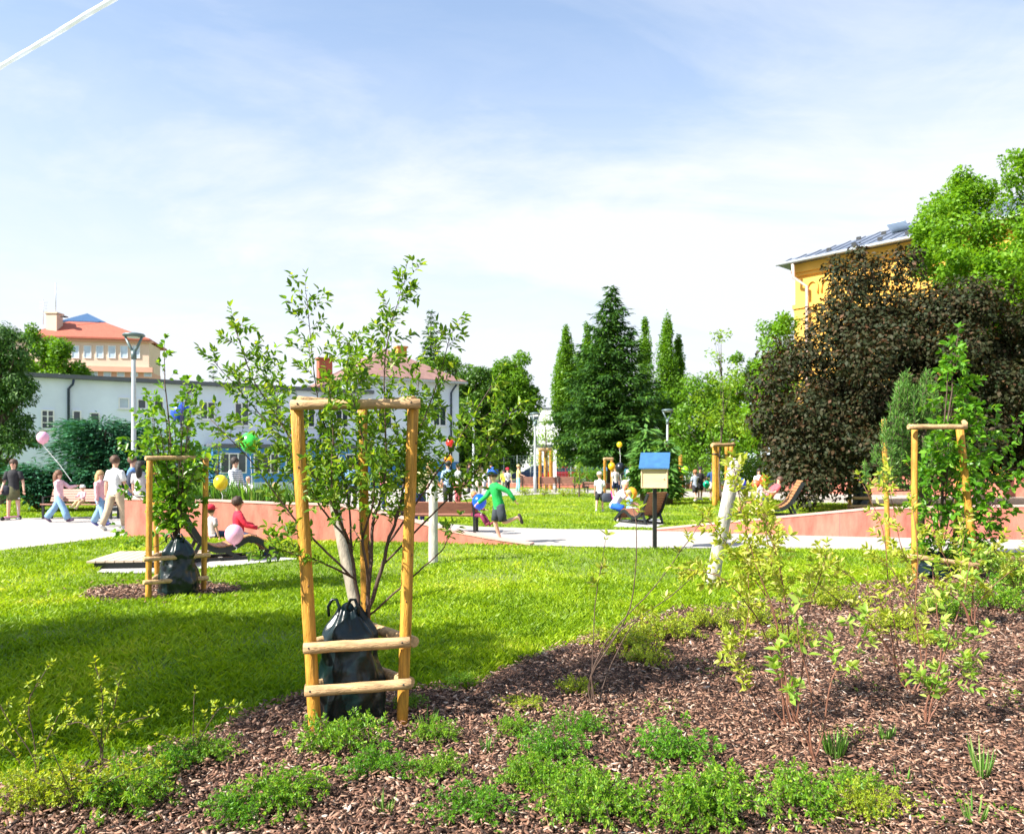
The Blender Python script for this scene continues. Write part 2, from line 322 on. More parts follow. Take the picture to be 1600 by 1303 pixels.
mj_ = N(t_, 'ShaderNodeMix', data_type='RGBA'); t_.links.new(M(t_, 'MAXIMUM', M(t_, 'MULTIPLY', jn_, .8), st_.outputs[0]), mj_.inputs[0]); t_.links.new(src_, mj_.inputs[6]); mj_.inputs[7].default_value = (.26, .13, .11, 1); t_.links.new(mj_.outputs[2], p_.inputs['Base Color'])
m_pink2 = mat('pink_coping', (.56, .36, .30), .8, var=.12, vs=8)
def ribbon(name, base_px, tops, thick, label, coping=.0, m=m_pink, group=None, bz=-.05, mc=None):
    """retaining wall following ground pixels with its own height at each point"""
    pts = [G(*p) for p in base_px]; n = len(pts); b = MB(); c = MB()
    vs = []; cs = []
    for i, p in enumerate(pts):
        d = (pts[min(i + 1, n - 1)] - pts[max(i - 1, 0)]).normalized(); q = Vector((-d.y, d.x, 0)) * thick; h = max(tops[i], .0)
        vs += [(p.x, p.y, bz), (p.x + q.x, p.y + q.y, bz), (p.x + q.x, p.y + q.y, h), (p.x, p.y, h)]
        e = Vector((-d.y, d.x, 0)) * .015
        cs += [(p.x - e.x, p.y - e.y, h + .001), (p.x + q.x + e.x, p.y + q.y + e.y, h + .001), (p.x + q.x + e.x, p.y + q.y + e.y, h + .03), (p.x - e.x, p.y - e.y, h + .03)]
    fs = [tuple(4 * i + k for k in f) for i in range(0)]
    for i in range(n - 1):
        a = 4 * i
        for k in range(4): fs.append((a + k, a + (k + 1) % 4, a + 4 + (k + 1) % 4, a + 4 + k))
    fs += [(3, 2, 1, 0), tuple(4 * (n - 1) + k for k in range(4))]
    b.add(vs, fs); c.add(cs, fs); o = b.build(name, m)
    c.build('coping', mc or m_pink2, o); tag(o, label, 'wall', group); return o
ribbon('concrete_wall', [(195, 838), (260, 840), (330, 842), (420, 844), (520, 846), (580, 847), (640, 848), (700, 849), (760, 851), (828, 853)], [.81, .81, .80, .76, .74, .62, .44, .24, .12, .015], .32, 'pink concrete retaining wall behind the lounger, sinking into the path towards the running boy')
ribbon('concrete_wall', [(1024, 830), (1100, 832), (1200, 836), (1370, 840), (1480, 842), (1600, 844), (1800, 848)], [.03, .17, .36, .62, .66, .70, .74], .30, 'pink concrete retaining wall rising to the right behind the variegated shrubs')
ribbon('concrete_wall', [(1225, 769), (1345, 773), (1420, 774), (1600, 777), (1900, 780)], [.95, .98, 1.0, 1.0, 1.0], .3, 'far pink concrete wall under the dark copper beech')
ribbon('concrete_wall', [(640, 761.5), (750, 761.5), (835, 762), (925, 762.5), (1060, 763.5), (1140, 764.5)], [.3] * 6, .4, 'low far reddish wall in front of the parked cars')

# ================================================================ BUILDINGS
m_blue = mat('pale_blue_render', (.70, .78, .94), .85, var=.09, vs=.4)
m_bluedeep = mat('deep_blue_render', (.07, .25, .62), .8, var=.1, vs=.5)
m_roofgrey = mat('grey_roof_edge', (.10, .11, .13), .6, var=.1)
m_pipe = mat('dark_blue_pipe', (.015, .03, .07), .4, var=.1)
m_peach = mat('peach_render', (.66, .36, .26), .85, var=.06, vs=.5); m_cream = mat('cream_render', (.70, .52, .40), .85, var=.05, vs=.5)
m_redroof = mat('red_tile_roof', (.38, .10, .06), .75, var=.2, vs=3, stretch=(1, 1, 6)); m_brownroof = mat('brown_tile_roof', (.25, .14, .12), .8, var=.2, vs=2)
m_brick = mat('brick_chimney', (.36, .10, .05), .85, var=.3, vs=5, stretch=(1, 1, 4)); m_ybrick = mat('yellow_brick', (.62, .28, .07), .85, var=.2, vs=5)
m_yellow = mat('yellow_render', (.72, .40, .075), .85, var=.07, vs=.6); m_metalroof = mat('blue_grey_metal_roof', (.19, .22, .28), .35, metal=.3, var=.12, vs=.8)
m_pale_win = mat('curtained_glass', (.50, .60, .72), .25, var=.15, vs=1)
class Face:
    """local frame on a facade: u along, v up, w outward"""
    def __init__(s, a, b): s.a = Vector((a[0], a[1], 0)); s.d = Vector((b[0] - a[0], b[1] - a[1], 0)); s.len = s.d.length; s.d.normalize(); s.n = Vector((s.d.y, -s.d.x, 0)); s.rz = math.atan2(s.d.y, s.d.x)
    def pt(s, u, v, w=0): return s.a + s.d * u + s.n * w + Vector((0, 0, v))
    def box(s, mb, u0, u1, v0, v1, w0, w1): mb.box(s.pt((u0 + u1) / 2, (v0 + v1) / 2, (w0 + w1) / 2), (abs(u1 - u0), abs(w1 - w0), abs(v1 - v0)), s.rz)
    def frompx(s, px, py):
        k = (px - 800) / FPX; u = (k * s.a.y - s.a.x) / (s.d.x - k * s.d.y); p = s.a + s.d * u; return u, CH - (py - HY) / FPX * p.y
def window(fc, x0, y0, x1, y1, parent, muls=1, bars=0, glass=None, rect=None, fm=None, sill=True, fr=.07):
    if rect: u0, v0, u1, v1 = rect
    else: u0, v1 = fc.frompx(x0, y0); u1, v0 = fc.frompx(x1, y1)
    f = MB(); t = fr
    fc.box(f, u0, u0 + t, v0, v1, .003, .09); fc.box(f, u1 - t, u1, v0, v1, .003, .09); fc.box(f, u0 + t, u1 - t, v1 - t, v1, .003, .088); fc.box(f, u0 + t, u1 - t, v0, v0 + t, .003, .088)
    for k in range(1, muls + 1): uu = u0 + (u1 - u0) * k / (muls + 1); fc.box(f, uu - t / 2, uu + t / 2, v0 + t, v1 - t, .003, .086)
    for k in range(1, bars + 1): vv = v0 + (v1 - v0) * k / (bars + 1); fc.box(f, u0 + t, u1 - t, vv - t / 3, vv + t / 3, .003, .08)
    w_ = f.build('window', fm or m_white, parent); g = MB(); fc.box(g, u0 + t, u1 - t, v0 + t, v1 - t, .003, .03); g.build('pane', glass or m_glass, w_)
    if sill: s_ = MB(); fc.box(s_, u0 - .06, u1 + .06, v0 - .05, v0 - .003, .003, .14); s_.build('sill', m_white, w_)
    return w_
def block(fc, mb, u0, u1, z0, z1, depth): fc.box(mb, u0, u1, z0, z1, -depth, 0)
# long pale blue school building
A = (-31.5, 38.9); B = (-9.7, 52.25); lf = Face(A, B)
bb = empty('school_building', (A[0], A[1], 0), 0, 'long pale blue two storey building with a flat dark roof edge on the left', 'building', world=True)
mb = MB(); block(lf, mb, -14, lf.len, -.1, 6.35, 9); mb.build('wall', m_blue, bb)
mb = MB(); block(lf, mb, -14.3, lf.len + .2, 6.352, 6.60, 9.2); lf.box(mb, -14.3, lf.len + .2, 6.36, 6.58, 0.01, .38); mb.build('roof', m_roofgrey, bb)
for (x0, y0, x1, y1, mu, ba, gl) in ((64, 640, 85, 671, 1, 2, None), (113, 641, 127, 669, 0, 0, None), (185, 621, 202, 639, 0, 0, m_pale_win), (214, 623, 229, 640, 0, 0, None), (240, 624, 256, 641, 0, 0, None), (312, 627, 336, 656, 1, 0, None), (366, 629, 389, 666, 1, 0, None), (418, 632, 440, 668, 1, 1, None), (140, 644, 156, 671, 0, 0, None), (276, 626, 290, 642, 0, 0, None), (470, 636, 492, 668, 1, 0, None), (524, 640, 544, 668, 1, 0, None)):
    window(lf, x0, y0, x1, y1, bb, mu, ba, gl)
for px in (107, 292, 500):
    u, _ = lf.frompx(px, 650); mb = MB(); mb.tube([lf.pt(u + .25, 6.3, .32), lf.pt(u + .2, 6.05, .25), lf.pt(u, 5.8, .1), lf.pt(u, 0, .1)], .07, 8); mb.build('drainpipe', m_pipe, bb)
u0, _ = lf.frompx(322, 700); u1, _ = lf.frompx(560, 700)
ax = empty('entrance_annex', lf.pt(u0, 0, 0), 0, 'low blue annex with a dark roof edge in front of the long pale blue building', 'building', world=True)
af = Face(lf.pt(u0, 0, 2.2)[:2], lf.pt(u1, 0, 2.2)[:2]); 
mb = MB(); block(af, mb, 0, af.len, -.1, 2.55, 2.18); mb.build('wall', m_bluedeep, ax)
mb = MB(); block(af, mb, -.1, af.len + .1, 2.552, 2.8, 2.18); af.box(mb, -.1, af.len + .1, 2.56, 2.78, .01, .25); mb.build('roof', m_roofgrey, ax)
mb = MB(); af.box(mb, 0, af.len, .002, .5, .003, .05); mb.build('plinth', m_blue, ax)
for k in range(6):
    uu = .4 + k * 1.9
    if uu + 1.5 < af.len: window(af, 0, 0, 0, 0, ax, 2, 0, None, rect=(uu, 1.05, uu + 1.5, 2.25), sill=False)
# hip roofed blue building behind it
C0 = (-10.7, 51.6); C1 = (-3.85, 55.6); hf = Face(C0, C1)
hb = empty('hip_roofed_house', (C0[0], C0[1], 0), 0, 'pale blue building with a brown hipped roof and two brick chimneys behind the young tree', 'building', world=True)
mb = MB(); block(hf, mb, 0, hf.len, -.1, 7.45, 9.4); mb.build('wall', m_blue, hb)
mb = MB(); hf.box(mb, .01, hf.len - .01, 0, 1.75, .003, .06); mb.build('plinth', m_bluedeep, hb)
e = .45; zt = 7.4; zr = 10.1
q = [hf.pt(-e, zt, e), hf.pt(hf.len + e, zt, e), hf.pt(hf.len + e, zt, -9.4 - e), hf.pt(-e, zt, -9.4 - e)]; q2 = [p + Vector((0, 0, .15)) for p in q]; r0 = hf.pt(hf.len / 2 - .3, zr, -3.6); r1 = hf.pt(hf.len / 2 - .3, zr, -5.9)
mb = MB(); mb.add(q + q2 + [r0, r1], [(3, 2, 1, 0), (0, 1, 5, 4), (1, 2, 6, 5), (2, 3, 7, 6), (3, 0, 4, 7), (4, 5, 8), (5, 6, 9, 8), (6, 7, 9), (7, 4, 8, 9)]); rf = mb.build('roof', m_brownroof, hb)
def chimney(px, py0, py1, D, wpx, m, par):
    c = P(px, py1, D); top = P(px, py0, D); wd = wpx / FPX * D; mb = MB(); mb.box(((c.x), c.y, (c.z + top.z) / 2 - .4), (wd, .7, top.z - c.z + .8), hf.rz); mb.box((c.x, c.y, top.z + .05), (wd + .16, .86, .12), hf.rz); return mb.build('chimney', m, par)
chimney(507, 562, 588, 57.5, 21, m_brick, rf); chimney(626, 544, 556, 57.0, 15, m_ybrick, rf)
for (x0, y0, x1, y1) in ((590, 632, 612, 666), (640, 628, 664, 664), (676, 632, 697, 666)): window(hf, x0, y0, x1, y1, hb, 1, 0)
u, _ = hf.frompx(704, 650); mb = MB(); mb.tube([hf.pt(u + .3, 7.3, .4), hf.pt(u + .1, 7.0, .3), hf.pt(u, 6.7, .1), hf.pt(u, 0, .1)], .07, 8); mb.build('drainpipe', m_pipe, hb)
mb = MB(); hf.box(mb, -e, hf.len + e, 7.36, 7.5, e + .002, e + .12); mb.build('gutter', m_galv, hb)
# peach building far left
pf = Face((-70, 85.5), (-43.0, 91)); pb = empty('apartment_block', (-70, 85, 0), 0, 'peach apartment block with red hipped roof and blue skylight behind the left trees', 'building', world=True)
mb = MB(); block(pf, mb, 0, pf.len, -.1, 12.6, 5.5); mb.build('wall', m_peach, pb)
mb = MB(); block(pf, mb, .02, pf.len - .02, 12.602, 16.0, 5.4); mb.build('upper_wall', m_cream, pb)
mb = MB(); pf.box(mb, -.1, pf.len + .5, 12.4, 13.0, .01, .5); pf.box(mb, -.1, pf.len + .5, 15.9, 16.15, .01, .3); mb.build('cornice', m_peach, pb)
def pyr(mb, pts, zt0, peak, zpk):
    v = [Vector((p.x, p.y, zt0)) for p in pts]; mb.add(v + [Vector((p.x, p.y, zt0 + .2)) for p in pts] + [Vector((peak.x, peak.y, zpk))], [(3, 2, 1, 0), (0, 1, 5, 4), (1, 2, 6, 5), (2, 3, 7, 6), (3, 0, 4, 7), (4, 5, 8), (5, 6, 8), (6, 7, 8), (7, 4, 8)])
ub, _ = pf.frompx(40, 540); ue, _ = pf.frompx(236, 540)
pts = [pf.pt(ub, 0, .6), pf.pt(ue, 0, .6), pf.pt(ue, 0, -8), pf.pt(ub, 0, -8)]; uc, _ = pf.frompx(118, 540)
mb = MB(); pyr(mb, pts, 16.16, pf.pt(uc, 0, -4), 19.6); rf = mb.build('roof', m_redroof, pb)
mb = MB(); w_ = 2.4; pk = pf.pt(uc, 0, -4); pts = [pf.pt(uc - w_, 0, -4 + w_ * .6), pf.pt(uc + w_, 0, -4 + w_ * .6), pf.pt(uc + w_, 0, -4 - w_ * .6), pf.pt(uc - w_, 0, -4 - w_ * .6)]; pyr(mb, pts, 18.5, pk, 19.9); mb.build('skylight', mat('blue_roof_glass', (.05, .11, .22), .3, var=.1), rf)
c = P(85, 503, 90); mb = MB(); mb.box((c.x, c.y, c.z - .4), (1.25, 1.25, 2.6)); mb.box((c.x, c.y, c.z + .95), (1.5, 1.5, .15)); ch = mb.build('chimney', m_cream, rf)
mb = MB(); mb.tube([(c.x + .15, c.y, c.z + 1.0), (c.x + .15, c.y, c.z + 4.6)], .05, 6); mb.tube([(c.x - 1.3, c.y, c.z - .3), (c.x - 1.3, c.y, c.z + 2.6)], .04, 6)
for k in range(4): mb.tube([(c.x - 1.75, c.y, c.z + 1.2 + .35 * k), (c.x - .85, c.y, c.z + 1.2 + .35 * k)], .025, 5)
mb.build('antenna', m_galv, rf)
mb = MB(); mb.lathe((c.x + 1.35, c.y - .3, c.z + .5), [(.45, 0), (.3, .1), (.05, .15)], 14); mb.build('satellite_dish', m_dark, rf)
for k in range(14):
    px = 112 + 19 * k if k < 6 else None
    if px: window(pf, px, 540, px + 12, 560, pb, 0, 0, m_pale_win, sill=False)
for k in range(6): px = 120 + 21 * k; window(pf, px, 575, px + 12, 589, pb, 0, 0, m_pale_win, sill=False)
# yellow building on the right
Y0 = (17.7, 48); yf = Face(Y0, (36, 27.9)); yb = empty('yellow_building', (17.7, 48, 0), 0, 'tall ochre yellow building with arched frieze and grey metal roof behind the beech', 'building', world=True)
ze = 14.0
mb = MB(); block(yf, mb, 0, yf.len, -.1, ze, 14); mb.build('wall', m_yellow, yb)
mb = MB(); yf.box(mb, -.12, yf.len, ze - .55, ze - .02, .003, .3); yf.box(mb, -.05, yf.len, ze - .75, ze - .56, .003, .16); yf.box(mb, -.1, yf.len, ze - 2.75, ze - 2.5, .003, .2); yf.box(mb, -.05, yf.len, ze - 2.95, ze - 2.76, .003, .1); yf.box(mb, 0, .75, 0, ze - 2.96, .003, .12)
mb.build('cornice', m_yellow, yb)
mb = MB()
for k in range(30):
    uc = 1.15 + k * .9
    pts = [yf.pt(uc + .33 * math.cos(a), ze - 1.6 + .42 * math.sin(a), .06) for a in np.linspace(0, math.pi, 9)]; mb.tube([yf.pt(uc + .33, ze - 1.95, .06)] + pts + [yf.pt(uc - .33, ze - 1.95, .06)], .065, 5)
mb.build('arched_frieze', m_yellow, yb)
def yw(u): window(yf, 0, 0, 0, 0, yb, 1, 2, None, rect=(u, 7.3, u + 1.3, 9.9))
for u in (3.2, 6.6, 10, 13.4): yw(u)
e = .8; v = [yf.pt(-e, ze, e), yf.pt(yf.len, ze, e), yf.pt(yf.len, ze, -14 - e), yf.pt(-e, ze, -14 - e)]; v2 = [p + Vector((0, 0, .14)) for p in v]; r0 = yf.pt(6.2, ze + 3.3, -7); r1 = yf.pt(yf.len, ze + 3.3, -7)
mb = MB(); mb.add(v + v2 + [r0, r1], [(3, 2, 1, 0), (0, 1, 5, 4), (1, 2, 6, 5), (2, 3, 7, 6), (3, 0, 4, 7), (4, 5, 9, 8), (5, 6, 9), (6, 7, 8, 9), (7, 4, 8)]); rf = mb.build('roof', m_metalroof, yb)
mb = MB(); sl = (r0.z - v2[0].z) / (7 + e)
for k in range(1, 40):
    u = k * .62 - e
    if u > yf.len - .1: break
    d = min(7 + e, (u + e) / (6.2 + e) * (7 + e)); mb.beam(yf.pt(u, ze + .16, e), yf.pt(u, ze + .16 + sl * d, e - d), .05, .07)
mb.build('standing_seams', m_metalroof, rf)
mb = MB()
for row, dd in ((0, .7), (1, 3.2)):
    for k in range(16):
        u = 2.2 + k * 1.5 + row * .7; 
        if dd < (u + e) / (6.2 + e) * 7: mb.box(yf.pt(u, ze + .24 + sl * dd, e - dd), (.28, .05, .2), yf.rz)
tag(mb.build('snow_guards', m_dark, rf), kind='stuff')
for u, dd in ((8.5, 3.2), (13.0, 2.2), (5.5, 2.8)): mb = MB(); mb.box(yf.pt(u, ze + .30 + sl * dd, e - dd), (1.0, 1.5, .1), yf.rz, -math.atan(sl)); mb.build('skylight', m_pale_win, rf)
mb = MB(); mb.tube([yf.pt(-e, ze + .03, e + .08), yf.pt(yf.len, ze + .03, e + .08)], .1, 8); mb.build('gutter', m_galv, yb)
mb = MB(); mb.tube([yf.pt(.25, ze, e), yf.pt(.25, ze - .9, e - .1), yf.pt(.9, ze - 1.5, .3), yf.pt(.9, 0, .25)], .1, 8); mb.build('drainpipe', mat('pink_pipe', (.6, .45, .4), .5), yb)
# far pale buildings seen between trees
def farblock(px0, px1, ytop, D, m, label, bands=3, extra=None):
    a = P(px0, 0, D); b = P(px1, 0, D); zt_ = CH + (HY - ytop) / FPX * D; f = Face((a.x, a.y), (b.x, b.y)); e_ = empty('office_building', (a.x, a.y, 0), 0, label, 'building', world=True)
    mb = MB(); block(f, mb, 0, f.len, -.1, zt_, 9); mb.build('wall', m, e_); mb = MB(); block(f, mb, -.2, f.len + .2, zt_ + .002, zt_ + .4, 9.2); mb.build('roof', m_roofgrey, e_)
    nf = max(1, int(zt_ / 3.2)); nw = max(1, int(f.len / 2.6))
    for i in range(nf):
        for k in range(nw):
            u = (k + .5) * f.len / nw; vz = zt_ - 2.4 - 3.1 * i
            if vz > .3: window(f, 0, 0, 0, 0, e_, 1, 0, extra, rect=(u - .7, vz, u + .7, vz + 1.5), sill=False)
    return e_
farblock(815, 890, 641, 120, m_white, 'far white office building between the round trees and the poplars')
farblock(838, 905, 700, 88, m_white, 'low white building with blue window bands behind the poplars', 1, m_bluedeep)
farblock(1040, 1240, 698, 95, m_blue, 'low pale building behind the light green trees', 1)
farblock(905, 1010, 700, 92, m_bluedeep, 'low blue building behind the tall spruce', 1, m_pale_win)
# fence, hedge behind the cars
m_fence = mat('green_grey_fence', (.18, .24, .24), .5)
def fence(px0, px1, D0, D1, h, label, n):
    a = P(px0, 0, D0); b = P(px1, 0, D1); a.z = b.z = 0; f = Face((a.x, a.y), (b.x, b.y)); e_ = empty('mesh_fence', (a.x, a.y, 0), 0, label, 'fence', world=True)
    for k in range(n + 1): mb = MB(); mb.box(f.pt(f.len * k / n, h / 2, 0), (.07, .07, h), f.rz); mb.build('post', m_galv, e_)
    mb = MB()
    for k in range(11): z = .1 + (h - .15) * k / 10; mb.beam(f.pt(0, z, .05), f.pt(f.len, z, .05), .012, .012)
    st = int(f.len / .25)
    for k in range(st): mb.beam(f.pt(k * .25, .08, .06), f.pt(k * .25, h - .03, .06), .01, .01, (1, 0, 0))
    mb.build('wire_panel', m_fence, e_)
fence(745, 850, 62, 62, 2.3, 'tall wire mesh fence behind the crowd left of the blue car', 5)
fence(868, 1010, 60, 60, 2.1, 'wire mesh fence behind the red car and under the spruce', 6)
# ================================================================ TREES
def crown_pts(cl, per, fill=.35):
    """cl: list of (centre, (rx,ry,rz)); leaf base points spread through each clump, denser towards the outside"""
    P_, N_ = [], []
    for c, r in cl:
        n = int(per * 2.1 * (r[0] * r[1] * r[2]) ** (2 / 3.)) + 4; d = rand_dirs(n); rad = rng.random(n) ** fill
        rad *= 1 + .18 * np.sin(d[:, 0] * 7 + c[0] * 3) * np.sin(d[:, 2] * 6 + c[2] * 5)
        P_.append(np.array(c) + d * rad[:, None] * np.array(r)); N_.append(d)
    return np.concatenate(P_), np.concatenate(N_)
def clumps(center, rad, n, cr, seed, squash=.75, out=.55, flat=0):
    g = np.random.default_rng(seed); res = []
    while len(res) < n:
        d = g.normal(size=3); d /= np.linalg.norm(d); k = g.random() ** out
        p = np.array(center) + d * k * np.array(rad) * .88; 
        r = cr * g.uniform(.6, 1.35); res.append((p, (r, r, r * squash)))
    return res
def trunk_limbs(root, base_, top, r, cl, m, nl=14, name='trunk', seed=1):
    g = random.Random(seed); mb = MB(); b = Vector(base_); t = Vector(top); pts = [b.lerp(t, k / 6) + Vector((g.uniform(-.03, .03), g.uniform(-.03, .03), 0)) * (t - b).length * .5 * (0 < k < 6) for k in range(7)]
    mb.tube([b - Vector((0, 0, .1))] + pts, [r * 1.25] + [r * (1 - .8 * k / 6) for k in range(7)], 9, wob=.05)
    
    for c, _ in g.sample(cl, min(nl, len(cl))):
        c = Vector(c); s = b.lerp(t, min(.95, max(.15, (c.z - b.z) / max(.1, (t.z - b.z)) - .25))); mid = s.lerp(c, .5) + Vector((0, 0, -.08 * (c - s).length)); mb.tube([s, mid, c], [r * .35, r * .2, r * .06], 6)
    mb.build(name, m, root); return root
def broadleaf(name, label, base_, top, cl, m, per, ls, r=.2, cat='tree', group=None, nl=14, seed=1, down=.0, fine=False, bark=None, fill=.35, asp=.62):
    root = empty(name, tuple(base_), 0, label, cat, group, world=True); trunk_limbs(root, base_, top, r, cl, bark or m_bark, nl, seed=seed)
    Pt, Nd = crown_pts(cl, per, fill); n = len(Pt); nr = unit(Nd * .6 + rand_dirs(n) * .7 + np.array([0, 0, .5])); dv = np.cross(nr, rand_dirs(n)) + np.array([0, 0, -down]) + Nd * .3
    s = ls * .82 * rng.uniform(.5, 1.35, n); rn = np.clip(rng.normal(.45, .22, n), 0, 1)
    leaves('crown', m, Pt, dv, nr, s, s * asp, root, rn, fine=fine); return root
F_dark = leafmat('foliage_dark', (.03, .085, .010), (.065, .16, .014), (.12, .24, .02), trans=.3)
F_mid = leafmat('foliage_mid', (.06, .15, .008), (.12, .27, .012), (.20, .36, .02), trans=.38)
F_bright = leafmat('foliage_bright', (.08, .20, .008), (.15, .32, .012), (.25, .42, .02), trans=.40)
F_lime = leafmat('foliage_lime', (.11, .23, .012), (.20, .35, .02), (.32, .45, .03), trans=.42)
F_con = leafmat('needle_dark', (.018, .065, .010), (.05, .14, .016), (.12, .25, .022), trans=.2, rough=.6)
F_jun = leafmat('needle_bluegreen', (.015, .085, .045), (.04, .17, .08), (.09, .28, .12), trans=.15, rough=.6)
F_beech = leafmat('foliage_copper', (.015, .034, .009), (.045, .046, .018), (.14, .068, .036), trans=.25, tcol=(1.6, .9, .6), spec=.25, rough=.6)
F_pine = leafmat('needle_pine', (.05, .14, .03), (.11, .25, .04), (.20, .34, .06), trans=.2)
# --- copper beech
cl = clumps((16.4, 29, 5.0), (6.3, 4.8, 3.9), 125, .85, 3, out=.36) + clumps((14.6, 27.6, 3.4), (4.6, 2.6, 1.8), 26, 1.1, 5) + [(np.array(P(x_, y_, 28)), (1.1, .9, .8)) for x_ in (1235, 1275, 1315, 1355, 1400, 1450, 1500, 1550, 1595, 1640) for y_ in (655, 690, 720)]
for px, py, D in ((1215, 650, 26.5), (1235, 700, 26), (1250, 745, 25.6), (1205, 600, 27), (1265, 560, 27), (1300, 500, 27.5), (1345, 430, 28), (1400, 420, 28), (1300, 690, 25.5), (1320, 740, 26), (1440, 640, 25), (1380, 700, 25), (1270, 640, 25.5), (1230, 560, 28), (1500, 540, 25), (1550, 470, 27), (1580, 600, 25), (1350, 560, 25), (1320, 490, 27), (1375, 475, 27.5), (1345, 520, 26.5), (1290, 540, 27), (1460, 470, 27), (1330, 445, 27.5)):
    c = P(px, py, D); cl.append((np.array(c), (1.0, .9, .85)))
for c, w in ((P(1262, 775, 25.4), .5), (P(1285, 752, 25.4), .6), (P(1305, 415, 28), .45), (P(1340, 395, 28), .35), (P(1420, 400, 28), .5), (P(1190, 660, 26.6), .6)): cl.append((np.array(c), (w, w, w * .9)))
broadleaf('copper_beech', 'large dark copper beech with drooping purple brown foliage in front of the yellow building', (15.5, 29, 0), (15.8, 29, 8), cl, F_beech, 540, .19, .32, seed=3, down=.5)
# --- bright trees behind it
def tree_px(name, label, spots, D, baseX, m, per, ls, r=.25, seed=1, group=None, z0=0, **kw):
    cl = [];
    for s in spots:
        px, py, rp = s[:3]; d = D + (s[3] if len(s) > 3 else 0); c = np.array(P(px, py, d)); rr = rp / FPX * d
        g = np.random.default_rng(int(px * 7 + py))
        for k in range(7): cl.append((c + g.normal(size=3) * rr * np.array([.42, .5, .40]), (rr * .55, rr * .55, rr * .45)))
    zs = [c[2] for c, _ in cl]; bx = (baseX - 800) / FPX * D
    return broadleaf(name, label, (bx, D, z0), (bx, D, max(zs) * .8 + min(zs) * .2), cl, m, per, ls, r, seed=seed, group=group, **kw)
tree_px('maple_tree', 'bright green tree crown rising above the copper beech beside the yellow roof', [(1485, 335, 45), (1455, 400, 40), (1450, 355, 22), (1520, 300, 38), (1470, 410, 40), (1540, 380, 50), (1500, 440, 45), (1560, 440, 55), (1455, 375, 28), (1530, 480, 50), (1590, 480, 50), (1620, 520, 50), (1520, 560, 50), (1560, 415, 45, -9), (1605, 365, 36, -9), (1532, 450, 34, -9), (1490, 385, 38, -6), (1600, 480, 50, -9), (1500, 420, 34, -8), (1515, 290, 26), (1500, 310, 30)], 36, 1530, F_bright, 420, .21, seed=4)
tree_px('maple_tree', 'tallest bright green tree cut by the right edge of the picture', [(1592, 285, 28), (1612, 340, 36), (1604, 250, 18), (1600, 400, 45), (1630, 260, 40), (1660, 330, 60), (1650, 430, 60), (1590, 460, 50)], 34, 1650, F_bright, 420, .21, seed=5)
tree_px('maple_tree', 'bright green tree left of the yellow building corner, beside the copper beech', [(1205, 520, 26), (1225, 500, 20), (1200, 560, 30), (1230, 560, 28), (1190, 600, 26), (1215, 620, 34), (1185, 650, 28)], 42, 1215, F_bright, 380, .22, seed=6)
# --- light green trees centre right
tree_px('young_ash_tree', 'lime green feathery young tree left of the timber tree guard', [(1095, 600, 26), (1080, 620, 26), (1110, 650, 40), (1110, 700, 40), (1060, 700, 30), (1075, 650, 26), (1120, 690, 30), (1085, 690, 26), (1100, 625, 20), (1140, 640, 24), (1060, 670, 16)], 44, 1100, F_mid, 200, .22, r=.12, seed=7, down=.6)
tree_px('shrubby_tree', 'mid green tree between the tall spruce and the lime green tree', [(1045, 660, 34), (1065, 640, 30), (1080, 700, 36), (1100, 660, 34), (1050, 690, 26), (1155, 620, 24), (1160, 660, 28), (1180, 690, 30), (1140, 700, 26), (1030, 690, 18)], 56, 1060, F_mid, 240, .28, r=.15, seed=8)
tree_px('ash_tree', 'round green tree behind the lamp on the right of the spruce', [(1130, 660, 44), (1160, 610, 40), (1190, 640, 40), (1110, 620, 24), (1210, 600, 40), (1230, 560, 34), (1200, 680, 40), (1240, 640, 40), (1180, 580, 24), (1150, 560, 12)], 60, 1150, F_mid, 220, .28, r=.2, seed=9)
# --- trees between blue house and poplars
g1 = 'round dark green trees behind the blue house'
tree_px('linden_tree', 'tall rounded dark green tree nearest the white far building', [(740, 690, 34), (770, 640, 36), (800, 600, 38), (815, 575, 24), (780, 590, 24), (815, 620, 24), (790, 640, 34), (815, 660, 22), (785, 680, 34), (800, 715, 26), (815, 690, 16), (765, 660, 26), (806, 610, 34), (834, 610, 8), (832, 645, 8)], 66, 792, F_mid, 330, .28, seed=10)
tree_px('linden_tree', 'lower dark green tree touching the corner of the blue house', [(750, 590, 28), (738, 620, 34), (735, 650, 34), (735, 720, 24), (760, 715, 24), (725, 690, 20), (745, 680, 28), (725, 660, 20), (755, 620, 24), (760, 590, 14), (728, 700, 20)], 64, 740, F_dark, 330, .28, seed=11)
tree_px('linden_tree', 'olive green tree top showing over the blue house roof', [(705, 565, 16), (715, 590, 18), (690, 575, 12), (722, 610, 16), (668, 570, 10), (690, 600, 16)], 68, 712, F_mid, 300, .28, seed=12)
# --- poplars
def poplar(px, ytop, ybot, wpx, D, label, m=F_mid, seed=1):
    g = np.random.default_rng(seed); cl = []; zt = CH + (HY - ytop) / FPX * D; wd = wpx * 1.35 / 2 / FPX * D; x = (px - 800) / FPX * D
    for k in range(78):
        t = g.random() ** .85; z = 1.4 + (zt - 1.6) * t; rr = wd * (.55 + .45 * math.sin(math.pi * min(1, (t * .9 + .12)))) * (1 if t < .75 else (1.1 - t) / .35 * .9 + .1)
        a = g.uniform(0, 6.28); q = g.random() ** .5 * .6; cl.append((np.array([x + math.cos(a) * rr * q, D + math.sin(a) * rr * q, z]), (rr * .34 + .10, rr * .34 + .10, rr * .95 + .35)))
    cl.append((np.array([x, D, zt - .7]), (.3, .3, .9)))
    return broadleaf('poplar_tree', label, (x, D, 0), (x, D, zt * .85), cl, m, 300, .24, .25, group='slender poplars around the spruce', seed=seed)
